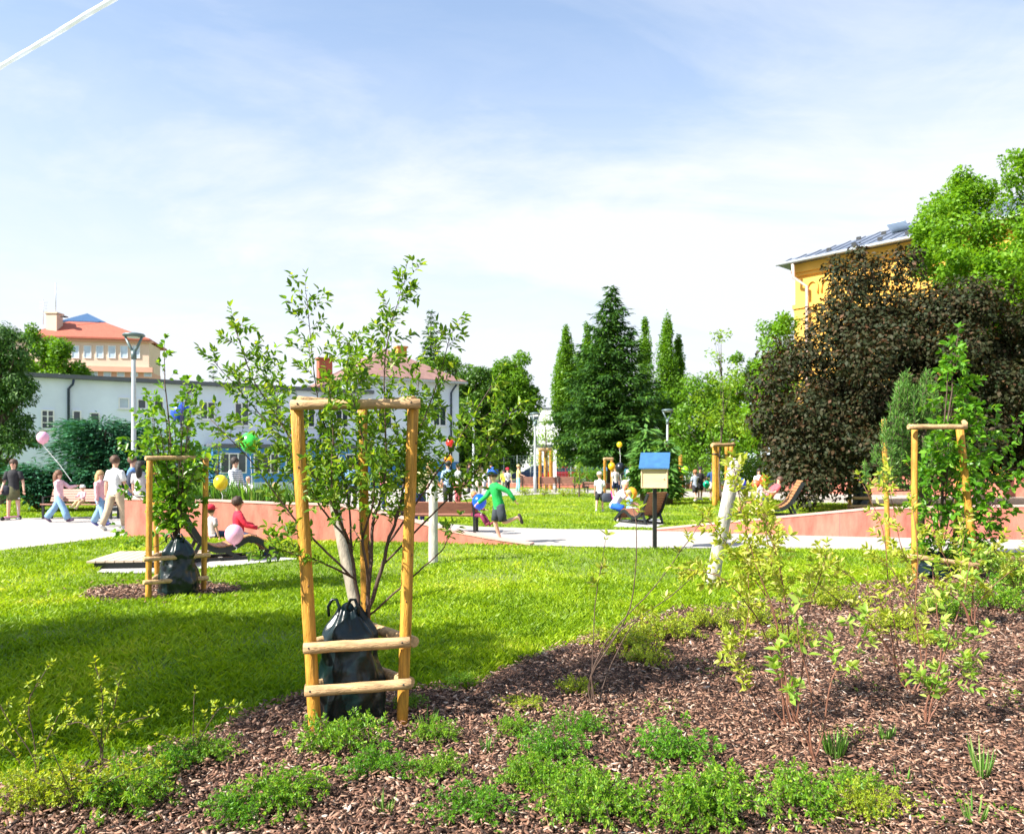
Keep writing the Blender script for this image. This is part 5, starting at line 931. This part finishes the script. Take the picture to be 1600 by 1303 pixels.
# ================================================================ PEOPLE
fabs = {}; m_lip = mat('lips', (.42, .10, .09), .5)
def fabric(c, stripes=False):
    k = (c, stripes)
    if k in fabs: return fabs[k]
    m = mat('fabric', c, .85, var=.16, vs=7, bump=.6, bs=14)
    if stripes:
        t = m.node_tree; p_ = t.nodes['Principled BSDF']; tcn = t.nodes.new('ShaderNodeTexCoord'); sp = t.nodes.new('ShaderNodeSeparateXYZ'); t.links.new(tcn.outputs['Object'], sp.inputs[0]); f = M(t, 'GREATER_THAN', M(t, 'SINE', M(t, 'MULTIPLY', sp.outputs[2], 110)), .55); t.links.new(ramp(t, f, [(.4, c), (.6, (.02, .03, .10))]), p_.inputs['Base Color'])
    fabs[k] = m; return m
def skinmesh(name, V, E, Rr, m, parent, roots=(0,), sub=1):
    me = bpy.data.meshes.new(name); me.from_pydata([tuple(v) for v in V], E, []); me.update(); o = link(name, me, m, parent); md = o.modifiers.new('skin', 'SKIN'); md.use_smooth_shade = True; md.branch_smoothing = .6
    sv = me.skin_vertices[0].data
    for i, r in enumerate(Rr): sv[i].radius = r if hasattr(r, '__len__') else (r, r)
    for i in roots: sv[i].use_root = True
    s = o.modifiers.new('sub', 'SUBSURF'); s.levels = sub; s.render_levels = sub; return o
def person(label, px, D, py=None, face=0, H=1.7, seat=None, lean=0, legs=((0, 0), (0, 0)), arms=((5, 8, 10), (5, 8, 10)), turn=0, top=((.7, .7, .7), 'short'), bottom=((.1, .12, .2), 'long'), shoes=(.6, .6, .6), hair=((.05, .03, .02), 'short'), hat=None, group=None, skin=None, z=0, kid=None, headpitch=0, stripes=False, y_off=0, abd=4, apron=None):
    kid = (H < 1.45) if kid is None else kid; hs = (1.28 if H < 1.2 else 1.15) if kid else 1.0
    if py is not None: D = CH * FPX / (py - HY)
    c = P(px, 0, D); root = empty('person', (c.x, D, z), R(face), label, 'person', group); sk = skin or m_skin
    th = R(lean); up = Vector((0, -math.sin(th), math.cos(th))); X = Vector((1, 0, 0)); V = []; E = []; Rr = []; ix = {}
    def add(nm, p, r, par=None):
        ix[nm] = len(V); V.append(Vector(p)); Rr.append(r)
        if par: E.append((ix[par], ix[nm]))
    def d(p_, a=0, s=1): p_ = R(p_); a = R(a); return Vector((s * math.sin(a), -math.sin(p_) * math.cos(a), -math.cos(p_) * math.cos(a)))
    pel = Vector((0, 0, 0)); add('pelvis', pel, .062); add('waist', pel + up * .10, .060, 'pelvis'); add('chest', pel + up * .215, .066, 'waist'); add('neckb', pel + up * .285, .040, 'chest'); nb = V[ix['neckb']]
    hp = R(lean * .5 + headpitch); hu = Vector((0, -math.sin(hp), math.cos(hp))); hf_ = Vector((0, -math.cos(hp), -math.sin(hp)))
    add('neck', nb + hu * .035, .028, 'neckb'); add('jaw', nb + hu * .070 * (hs * .5 + .5) + hf_ * .010, .043 * hs, 'neck'); add('skull', nb + hu * (.070 + .048 * hs) + hf_ * .004, .056 * hs, 'jaw'); add('crown', nb + hu * (.070 + .090 * hs), .040 * hs, 'skull')
    low_ = 0; hands = []; feet = []
    for i, s in enumerate((-1, 1)):
        sh = nb - up * .035 + X * s * .088; pa, ab, eb = arms[i]; add(f'sh{i}', sh, .034, 'chest'); el = sh + d(pa, ab, s) * .165; add(f'el{i}', el, .024, f'sh{i}'); wr = el + d(pa + eb, ab * .5 if eb < 60 else -ab, s) * .140; add(f'wr{i}', wr, .016, f'el{i}'); hd = (wr - el).normalized(); add(f'pm{i}', wr + hd * .030, .019, f'wr{i}'); hands.append((wr + hd * .04, hd, s))
        hj = pel - up * .02 + X * s * .046; tp, kb = legs[i]; add(f'hj{i}', hj, .052, 'pelvis'); kn = hj + d(tp, abd, s) * .235; add(f'kn{i}', kn, .036, f'hj{i}'); an = kn + d(tp - kb, abd * .3, s) * .225; add(f'an{i}', an, .022, f'kn{i}'); fp = (tp - kb) + 88; fp = min(fp, 100) if kb < 40 else fp; fd = d(fp, 6, s); hl = an - fd * .022 + d(fp - 90) * .025; add(f'ft{i}', an + fd * .075 + d(fp - 90) * .022, .017, f'an{i}'); feet.append((hl, an + fd * .10 + d(fp - 90) * .022)); low_ = min(low_, hl.z - .018, feet[-1][1].z - .018)
    off = Vector((0, 0, -low_)) if seat is None else Vector((0, 0, seat / H))
    roots = [0]
    for hpos, hd, s in hands:      # four fingers and a thumb, each its own chain rooted in the palm
        side = hd.cross(Vector((0, 1, 0)) if abs(hd.y) < .8 else Vector((0, 0, 1))).normalized(); cur = side.cross(hd)
        for k, ln in enumerate((.036, .042, .040, .032)):
            b0 = hpos + side * (-.012 + .008 * k); roots.append(len(V)); n0 = len(V); V.extend([b0, b0 + hd * ln * .55, b0 + hd * ln * .95 + cur * .012]); Rr.extend([.0048, .0045, .0038]); E.extend([(n0, n0 + 1), (n0 + 1, n0 + 2)])
        b0 = hpos - hd * .018; n0 = len(V); roots.append(n0); V.extend([b0, b0 - side * .020 + hd * .012, b0 - side * .024 + hd * .030]); Rr.extend([.006, .0052, .0042]); E.extend([(n0, n0 + 1), (n0 + 1, n0 + 2)])
    sc = lambda v: (Vector(v) + off) * H
    n0 = len(V); sk_c = V[ix['skull']]; roots.append(n0); V.extend([sk_c + hf_ * .040 * hs - hu * .004, sk_c + hf_ * .062 * hs - hu * .012]); Rr.extend([.008, .0075]); E.append((n0, n0 + 1))
    skinmesh('body', [sc(v) for v in V], E, [r * H for r in Rr], sk, root, roots)
    for s in (-1, 1): mb = MB(); mb.ball(sc(sk_c + hf_ * .052 * hs + X * s * .020 * hs + hu * .004), .0078 * H, 8, 6); mb.build('eye', m_black, root)
    mb = MB(); q_ = sk_c + hf_ * .050 * hs - hu * .032 * hs; mb.tube([sc(q_ - X * .016), sc(q_ + hf_ * .003), sc(q_ + X * .016)], [.003 * H, .0055 * H, .003 * H], 6); mb.build('mouth', m_lip, root)
    # garments
    lerp = lambda a, b, t: V[ix[a]].lerp(V[ix[b]], t)
    def rings(mb, rs, n=16):
        vs = []
        for c_, rx, ry, u_ in rs:
            f_ = Vector((0, -u_.z, u_.y)) if True else None
            for k in range(n): t_ = 2 * math.pi * k / n; cr = 1 + .05 * math.sin(3 * t_ + c_.z * 40); vs.append(sc(c_ + X * math.cos(t_) * rx * cr + f_ * math.sin(t_) * ry * cr))
        m_ = len(rs); mb.add(vs, [(i_ * n + k, i_ * n + (k + 1) % n, (i_ + 1) * n + (k + 1) % n, (i_ + 1) * n + k) for i_ in range(m_ - 1) for k in range(n)] + [tuple(range(n)), tuple((m_ - 1) * n + k for k in range(n))], True)
    ts, tc = top[1], top[0]; bc, bt = bottom
    mb = MB(); dnv = up
    rings(mb, [(pel - up * .050, .088, .072, up), (pel - up * .01, .090, .074, up), (pel + up * .07, .080, .068, up), (pel + up * .13, .082, .069, up), (pel + up * .20, .096, .074, up), (pel + up * .245, .102, .064, up), (pel + up * .270, .085, .052, up), (pel + up * .290, .045, .042, up), (pel + up * .300, .036, .036, up)])
    for i in (0, 1):
        A_, B_, C_ = V[ix[f'sh{i}']], V[ix[f'el{i}']], V[ix[f'wr{i}']]
        if ts == 'long': mb.tube([sc(A_ - (B_ - A_) * .12), sc(A_), sc(A_.lerp(B_, .5)), sc(B_), sc(B_.lerp(C_, .5)), sc(C_)], [.030 * H, .043 * H, .038 * H, .033 * H, .029 * H, .025 * H], 12, wob=.04)
        else: mb.tube([sc(A_ - (B_ - A_) * .12), sc(A_), sc(A_.lerp(B_, .45)), sc(A_.lerp(B_, .78))], [.030 * H, .043 * H, .042 * H, .042 * H], 12, wob=.03)
    mb.build('shirt' if ts != 'long' else 'jacket', fabric(tc, stripes), root)
    if bt in ('long', 'shorts', 'wide'):
        mb = MB(); rings(mb, [(pel - up * .075, .070, .062, up), (pel - up * .03, .088, .073, up), (pel + up * .03, .080, .067, up), (pel + up * .06, .074, .062, up)])
        for i in (0, 1):
            A_, B_, C_ = V[ix[f'hj{i}']], V[ix[f'kn{i}']], V[ix[f'an{i}']]
            if bt == 'shorts': mb.tube([sc(A_ - (B_ - A_) * .1), sc(A_), sc(A_.lerp(B_, .5)), sc(A_.lerp(B_, .9))], [.045 * H, .062 * H, .060 * H, .056 * H], 14, wob=.03)
            else:
                wd_ = .018 if bt == 'wide' else 0; mb.tube([sc(A_ - (B_ - A_) * .1), sc(A_), sc(A_.lerp(B_, .5)), sc(B_), sc(B_.lerp(C_, .45)), sc(B_.lerp(C_, 1.0))], [.045 * H, .062 * H, .056 * H, (.046 + wd_ * .5) * H, (.042 + wd_) * H, (.036 + wd_ * 1.2) * H], 14, wob=.03)
        mb.build('trousers' if bt != 'shorts' else 'shorts', fabric(bc), root)
    elif bt == 'skirt':
        mb = MB(); z_ = sc(pel); mb.lathe(z_, [(.072 * H, .075 * H), (.082 * H, .03 * H), (.090 * H, -.05 * H), (.096 * H, -.20 * H), (.090 * H, -.202 * H)], 20, 1, .85); mb.build('skirt', fabric(bc), root)
    for (a, b) in feet: mb = MB(); a_, b_ = sc(a), sc(b); mb.tube([a_ + (a_ - b_) * .12, a_, a_.lerp(b_, .5) + Vector((0, 0, .004)), b_, b_ + (b_ - a_) * .1], [.012 * H, .024 * H, .026 * H, .022 * H, .010 * H], 10); mb.build('shoe', fabric(shoes), root)
    hc, hst = hair; q = sc(sk_c - hf_ * .010 * hs + hu * .012 * hs); rot = Matrix.Rotation(hp, 3, 'X')
    def hb(mb, c0, r, n=16, m=12):
        t = MB(); t.ball((0, 0, 0), r, n, m); mb.add([c0 + rot @ Vector(v) for v in t.v], t.f, True)
    mb = MB(); k = H * hs; hb(mb, q, (.060 * k, .062 * k, .062 * k)); 
    if hst == 'long':
        b0 = q - hf_ * .03 * k; dn = (-up * .7 + Vector((0, 0, -.5))).normalized(); mb.tube([b0 + hu * .01, b0 + dn * .05 * k - hf_ * .015 * k, b0 + dn * .12 * k - hf_ * .02 * k, b0 + dn * .19 * k - hf_ * .02 * k, b0 + dn * .24 * k], [.045 * k, .055 * k, .05 * k, .04 * k, .012 * k], 12, wob=.08)
    if hst == 'tail': b0 = q - hf_ * .055 * k + hu * .02 * k; mb.tube([b0, b0 - hf_ * .035 * k, b0 - hf_ * .045 * k - Vector((0, 0, .07 * k)), b0 - hf_ * .03 * k - Vector((0, 0, .15 * k))], [.016 * k, .024 * k, .022 * k, .006 * k], 8)
    if hst != 'bald': hr_ = mb.build('hair', mat('hair', hc, .6, var=.3, vs=20, bump=.6, bs=60), root); me_ = hr_.data
    if hst != 'bald':
        for v_ in me_.vertices: v_.co += Vector([mnoise.noise(v_.co * 30 + Vector((a_, 0, 0))) for a_ in (0, 7, 13)]) * .012 * k
    if hat:
        mb = MB(); mb.lathe(q + hu * .006 * k, [(.066 * k, -.012 * k), (.067 * k, .012 * k), (.060 * k, .040 * k), (.035 * k, .062 * k), (.004 * k, .068 * k)], 18); hm = hat if not isinstance(hat[0], tuple) else hat[0]; ho = mb.build('cap', fabric(hm), root)
        mb = MB(); f0 = q + hf_ * .052 * k + hu * .004 * k; mb.tube([f0, f0 + hf_ * .05 * k - hu * .006 * k], [.040 * k, .028 * k], 14); vs = [Vector((v[0], v[1], f0.z + (v[2] - f0.z) * .16)) for v in mb.v]; b2 = MB(); b2.add(vs, mb.f, True); b2.build('brim', fabric(hat[1] if isinstance(hat[0], tuple) else hm), ho)
    return root
walk = ((28, 12), (-24, 14)); WH = (.78, .78, .80); DK = (.02, .02, .025); JN = (.22, .38, .58); NV = (.015, .03, .10); BR = (.07, .035, .02); BL = (.45, .28, .12); PK = (.75, .38, .42); RD = (.62, .02, .05)
# left group
w0 = person('woman in black top and olive skirt standing at the left edge with dark bag', 21, 22, face=12, H=1.74, top=(DK, 'short'), bottom=((.10, .10, .045), 'skirt'), shoes=(.55, .55, .55), hair=(BR, 'tail'), arms=((6, 14, 20), (2, 20, 10)), legs=((4, 2), (-3, 2)))
person('girl in a pink top and wide jeans walking right holding the pale pink balloon', 92, 20.9, face=92, H=1.47, kid=False, top=((.80, .48, .52), 'long'), bottom=(JN, 'wide'), shoes=(.1, .06, .12), hair=((.16, .07, .035), 'long'), arms=((10, 6, 25), (55, 4, 45)), legs=((30, 8), (-28, 10)))
person('toddler in a white sun hat and pink jacket sitting on the left bench', 129, 22.35, face=-8, H=.86, seat=.55, top=((.75, .45, .50), 'long'), bottom=((.55, .40, .22), 'long'), hair=(BL, 'short'), hat=(.80, .80, .78), legs=((82, 30), (78, 35)), arms=((35, 12, 60), (30, 12, 50)), shoes=(.5, .4, .3))
person('girl in pink with blue jeans half hidden behind the man in the white shirt', 157, 19.6, face=75, H=1.45, kid=False, top=(PK, 'long'), bottom=(JN, 'wide'), hair=(BL, 'long'), legs=((26, 8), (-22, 8)), shoes=(.05, .05, .2))
person('man in a white T-shirt and beige trousers walking away beside the street lamp', 180, 18.5, face=165, H=1.80, top=(WH, 'short'), bottom=((.48, .38, .26), 'long'), shoes=(.75, .75, .72), hair=((.10, .05, .03), 'short'), legs=((16, 10), (-14, 12)), arms=((12, 12, 30), (-10, 12, 15)))
person('man in a blue shirt with a dark rucksack right behind the street lamp', 207, 20.5, face=100, H=1.80, top=((.12, .25, .55), 'short'), bottom=(NV, 'long'), shoes=(.1, .1, .1), hair=((.14, .07, .05), 'short'), legs=((10, 6), (-8, 6)))
person('woman with long dark hair between the street lamp and the left tree guard', 219, 20.0, face=185, H=1.68, top=((.55, .50, .50), 'short'), bottom=((.5, .48, .44), 'long'), hair=((.02, .015, .012), 'long'), legs=((4, 3), (-4, 3)))
person('dark haired person in a black and white striped top behind the pink wall', 367, 21, face=70, H=1.80, top=(WH, 'long'), stripes=True, bottom=(DK, 'long'), hair=((.03, .02, .015), 'short'), arms=((20, 8, 40), (15, 8, 40)))
person('older bald person in white sitting behind the striped top', 388, 24, face=0, H=1.62, top=(WH, 'short'), bottom=(DK, 'long'), hair=(WH, 'bald'), seat=.5, legs=((80, 75), (80, 75)), arms=((30, 10, 60), (30, 10, 60)))
person('child in a magenta top low behind the pink wall', 429, 19.8, face=30, H=1.12, top=((.70, .03, .12), 'long'), bottom=(RD, 'long'), hair=(BL, 'short'), lean=20, arms=((50, 20, 20), (40, 30, 20)))
person('child in a white top and red trousers behind the pink wall', 461, 19.5, face=190, H=1.20, top=(WH, 'short'), bottom=(RD, 'long'), hair=(BR, 'short'), lean=8)
person('child with a red cap behind the back of the nearest lounger', 333, 14.6, face=150, H=1.05, seat=.30, top=((.55, .45, .45), 'short'), bottom=(NV, 'shorts'), hair=(BR, 'short'), hat=RD, legs=((85, 20), (80, 20)), lean=-8)
# child on near lounger
person('child in a red jacket with bare legs and blue shoes sitting on the nearest lounger', 373, 13.05, face=120, H=1.30, seat=.42, lean=-2, top=(RD, 'long'), bottom=((.06, .08, .16), 'shorts'), shoes=(.0, .10, .55), hair=((.05, .025, .015), 'short'), legs=((74, 32), (70, 28)), arms=((30, 16, 45), (36, 24, 40)), skin=mat('skin_tan', (.55, .29, .18), .55))
# middle
person('boy in a green pullover, dark shorts and blue cap running left across the path', 779, 15.35, face=-68, H=1.48, kid=True, lean=12, top=((.01, .36, .07), 'long'), bottom=((.035, .045, .06), 'shorts'), shoes=(.04, .03, .03), hair=(BR, 'short'), hat=((.02, .10, .50), (.02, .09, .45)), legs=((8, 28), (-10, 100)), arms=((30, 10, 22), (-62, 26, 28)), headpitch=6)
person('small child in maroon sitting at the end of the middle bench', 741, 17.8, face=60, H=1.0, seat=.46, top=((.17, .02, .06), 'long'), bottom=((.20, .02, .07), 'long'), hair=((.45, .22, .08), 'short'), legs=((84, 50), (80, 40)), arms=((30, 10, 60), (30, 10, 50)), shoes=(.2, .02, .05))
for i, a in enumerate(((655, 20.5, 1.72, (.75, .70, .35), NV, 20, 'in pale yellow behind the branches of the foreground tree'), (672, 24, 1.66, (.70, .45, .40), WH, 160, 'in salmon behind the foreground tree guard'), (700, 26, 1.70, (.30, .42, .62), DK, 200, 'in light blue right of the foreground tree'), (716, 30, 1.60, (.75, .75, .72), (.5, .1, .12), 30, 'in white with dark red trousers left of the lamp pole'), (640, 30, 1.74, DK, JN, -40, 'in a black top seen through the foreground tree'), (600, 26, 1.68, (.62, .1, .2), NV, 60, 'in a raspberry top behind the middle of the foreground tree'), (550, 28, 1.7, (.2, .35, .6), DK, 190, 'in a blue top between the posts of the foreground guard'), (520, 24, 1.3, WH, RD, 20, 'short, in white and red, behind the left guard post'))):
    person('visitor ' + a[6], a[0], a[1], face=a[5], H=a[2], top=(a[3], 'short'), bottom=(a[4], 'long'), hair=((BR, 'short'), (BL, 'long'), (DK, 'short'))[i % 3], arms=((20, 12, 50), (8, 10, 15)), legs=((8, 4), (-8, 6)), group='visitors crowding behind the pink wall')
G2 = 'far visitors on the plaza'
for i, a in enumerate(((733, 40, 1.70, DK, DK, 70, 'long', 'all in black beside the person in beige'), (748, 40, 1.74, (.60, .50, .40), (.62, .54, .44), 200, 'long', 'all in beige left of the green boy\'s cap'), (787, 43, 1.25, (.80, .75, .05), (.25, .3, .2), 0, 'short', 'small, wearing a yellow vest'), (793, 42, 1.36, (.72, .72, .75), DK, 20, 'short', 'in white with a red cap'), (810, 43, 1.55, (.72, .58, .22), (.25, .60, .62), 90, 'short', 'in a straw coloured top and turquoise trousers'), (767, 46, 1.66, (.62, .45, .42), (.60, .45, .42), 10, 'long', 'slim, in dusty pink before the fence'), (757, 44, 1.2, (.65, .67, .75), (.4, .42, .5), 40, 'short', 'child in grey right of the beige person'))):
    person('distant visitor ' + a[7], a[0], a[1], face=a[5], H=a[2], top=(a[3], 'short'), bottom=(a[4], 'long'), hair=((BR, BL, DK)[i % 3], a[6]), hat=RD if a[0] == 793 else ((.55, .45, .2) if a[0] == 810 else None), arms=((30, 14, 40), (10, 40 if a[0] == 810 else 12, 20)), legs=((6, 4), (-6, 4)), group=G2)
# right of centre
person('boy in white T-shirt, black shorts and pale cap seen from behind on the far lawn', 937, 24.5, py=800, face=165, H=1.30, top=(WH, 'short'), bottom=(DK, 'shorts'), hair=(BL, 'short'), hat=(.55, .50, .42), shoes=(.6, .6, .6), legs=((10, 6), (-12, 8)), arms=((8, 12, 20), (8, 12, 10)))
person('blonde woman in a white shirt and blue leggings crouching left of the far lounger', 960, 21.6, face=62, H=1.64, lean=34, top=((.72, .70, .74), 'short'), bottom=((.01, .10, .55), 'shorts'), hair=((.72, .58, .40), 'short'), seat=.46, legs=((78, 108), (60, 112)), arms=((48, 8, 20), (36, 12, 30)), shoes=(.7, .7, .7))
person('small child in light blue on the far lounger under the orange balloon', 983, 21.0, face=100, H=.95, seat=.42, top=((.20, .42, .72), 'short'), bottom=((.55, .60, .62), 'long'), hair=((.6, .45, .25), 'short'), legs=((80, 50), (80, 60)), arms=((40, 10, 20), (40, 10, 20)))
person('man in a white T-shirt and light jeans behind the black balloon', 986, 36, face=185, H=1.66, top=(WH, 'short'), bottom=((.5, .6, .72), 'long'), hair=(BR, 'short'), legs=((6, 4), (-8, 6)))
person('person in dark clothes right beside the black balloon', 969, 38, face=170, H=1.55, top=(DK, 'short'), bottom=(NV, 'long'), hair=(DK, 'short'))
person('woman in navy shorts and white left of the black balloon', 961, 37, face=20, H=1.50, top=((.6, .55, .55), 'short'), bottom=(NV, 'shorts'), hair=(BR, 'short'))
person('child in dark blue partly hidden behind the wooden box', 999, 38, face=190, H=1.5, top=(NV, 'short'), bottom=(NV, 'long'), hair=(BR, 'short'))
person('child in grey walking away and holding the lime balloon', 1086, 32.5, face=195, H=1.35, top=((.35, .40, .50), 'short'), bottom=(DK, 'shorts'), hair=((.35, .15, .07), 'short'), legs=((18, 8), (-20, 12)), arms=((60, 20, 50), (5, 10, 15)))
person('child all in black next to the one in grey', 1094, 34, face=10, H=1.46, top=(DK, 'short'), bottom=(DK, 'shorts'), hair=(DK, 'short'), hat=(.02, .02, .02), legs=((8, 4), (-8, 4)))
person('boy in a navy T-shirt behind the tall slender timber guard', 1114, 34, face=170, H=1.55, top=((.02, .07, .20), 'short'), bottom=((.55, .5, .45), 'shorts'), hair=(BR, 'short'), arms=((10, 20, 30), (10, 30, 30)))
person('girl with dark hair in white standing behind the red balloons', 1186, 28.5, face=0, H=1.45, top=(WH, 'short'), bottom=((.7, .6, .62), 'wide'), hair=((.02, .015, .015), 'long'))
person('person in a red top and dark shorts reclining on the right lounger', 1203, 23.6, face=-82, H=1.50, kid=False, seat=.62, lean=-38, top=((.62, .10, .12), 'short'), bottom=((.03, .04, .07), 'shorts'), hair=((.12, .06, .04), 'short'), legs=((66, 20), (58, 14)), arms=((50, 10, 30), (40, 10, 50)), shoes=(.45, .45, .5))
person('child in grey at the foot of the right lounger by the blue balloon', 1165, 24.3, face=40, H=1.0, seat=.22, top=((.30, .34, .42), 'short'), bottom=((.25, .28, .35), 'long'), hair=(DK, 'short'), legs=((85, 20), (75, 10)))
# things they carry
c = P(8, 0, 21.9); root = empty('handbag', (c.x, 21.9, .92), 0, 'dark handbag hanging at the side of the woman in the olive skirt', 'bag'); mb = MB(); mb.lathe((0, 0, -.20), [(.10, 0), (.15, .03), (.15, .2), (.10, .27), (.03, .28)], 16, 1, .5); mb.build('pouch', fabric((.015, .017, .03)), root); mb = MB(); mb.tube([(-.07, 0, .06), (-.02, -.02, .24), (.05, -.02, .24), (.07, 0, .06)], .012, 6); mb.build('strap', fabric((.015, .017, .03)), root)
c = G(20, 812); root = empty('toy_scooter', (c.x + .1, c.y - .25, 0), R(70), 'small pink child\'s scooter at the feet of the woman at the left', 'scooter'); mb = MB(); mb.box((0, 0, .10), (.42, .10, .03)); mb.build('deck', mat('toy_pink', (.7, .25, .45), .4), root, .008)
for x in (-.24, .26): mb = MB(); mb.tube([(x, -.02, .06), (x, .02, .06)], .06, 14); mb.build('wheel', m_black, root)
mb = MB(); mb.tube([(.24, 0, .08), (.18, 0, .62)], .016, 8); mb.tube([(.18, -.14, .62), (.18, .14, .62)], .014, 8); mb.build('handlebar', mat('toy_white', (.7, .7, .72), .3), root)
c = P(948, 0, 21.9); root = empty('shoulder_bag', (c.x, 21.8, .62), R(30), 'dark shoulder bag with a pink strap on the crouching blonde woman', 'bag'); mb = MB(); mb.lathe((0, 0, -.10), [(.12, 0), (.17, .04), (.17, .2), (.12, .26)], 14, 1, .55); mb.build('pouch', fabric((.04, .05, .07)), root); mb = MB(); mb.tube([(.08, -.12, -.25), (.10, -.13, .0), (.06, -.1, .22)], .014, 6); mb.build('strap', fabric((.75, .05, .3)), root)
c = P(215, 0, 20.35); root = empty('rucksack', (c.x - .02, 20.32, 1.2), 0, 'dark blue rucksack on the back of the man behind the lamp', 'rucksack'); mb = MB(); mb.lathe((-.12, 0, -.2), [(.10, 0), (.15, .05), (.14, .3), (.08, .4)], 14, .8, 1); mb.build('pack', fabric((.03, .04, .07)), root); mb = MB(); mb.tube([(-.08, -.08, .15), (.06, -.1, .18), (.1, -.1, -.1)], .016, 6); mb.build('strap', fabric((.03, .04, .07)), root)
# flowering border before the far wall
for i, (px, D, lb) in enumerate(((905, 38, 'behind the boy in the white T-shirt'), (880, 38, 'below the rightmost far bench'), (850, 38.5, 'below the middle far bench'), (820, 39, 'left of the far benches'))): bush(px, 0, D, .55, .42, 'low pale green border plants ' + lb, F_lowy, 200 + i, .09, 420, 'border plant', 'border_plant', 'border plants along the far lawn edge')
for i, (px, D, H_, lb) in enumerate(((395, 18.5, 1.25, 'between the striped person and the foreground guard'), (440, 18.8, 1.15, 'in front of the child in magenta'), (335, 18.6, 1.3, 'beside the yellow balloon'), (490, 18.5, 1.2, 'at the left post of the foreground guard'))):
    c = P(px, 0, D); g = np.random.default_rng(i + 300); n = 420; a = g.uniform(0, 6.28, n); B = np.array([c.x, D, 0]) + np.stack([np.cos(a) * .5, np.sin(a) * .2, a * 0], 1) * g.uniform(0, 1, n)[:, None]; d_ = np.stack([np.cos(a) * .3, np.sin(a) * .3, np.ones(n)], 1) + g.normal(size=(n, 3)) * .15
    o = leaves('ornamental_grass', F_tuft, B, d_, rand_dirs(n), H_ * g.uniform(.6, 1.05, n), .02, None, fine=True, cup=.05); tag(o, 'tall ornamental grass behind the pink wall, ' + lb, 'ornamental grass', 'ornamental grasses behind the wall')
# vapour trail: a long thin column of ice cloud, kilometres up
m, t, p_ = base('vapour'); tcn = t.nodes.new('ShaderNodeTexCoord'); nn = N(t, 'ShaderNodeTexNoise', Scale=.012, Detail=6.0); t.links.new(tcn.outputs['Object'], nn.inputs['Vector']); p_.inputs['Base Color'].default_value = (.9, .9, .92, 1); p_.inputs['Roughness'].default_value = 1
lw = t.nodes.new('ShaderNodeLayerWeight'); lw.inputs[0].default_value = .35; al = M(t, 'MULTIPLY', nn.outputs[0], 1.55, True); t.links.new(al, p_.inputs['Alpha'])
a = P(-120, 178, 4000); b = P(250, -45, 4000); mb = MB(); pts = [a.lerp(b, k / 60) + Vector((0, 0, math.sin(k * .35) * 1.5)) for k in range(61)]; mb.tube(pts, [10 + k * .07 + .8 * math.sin(k * 1.1) for k in range(61)], 20, cap=False); tag(mb.build('vapour_trail', m), 'thin white aircraft vapour trail crossing the top left corner of the sky', 'vapour trail')
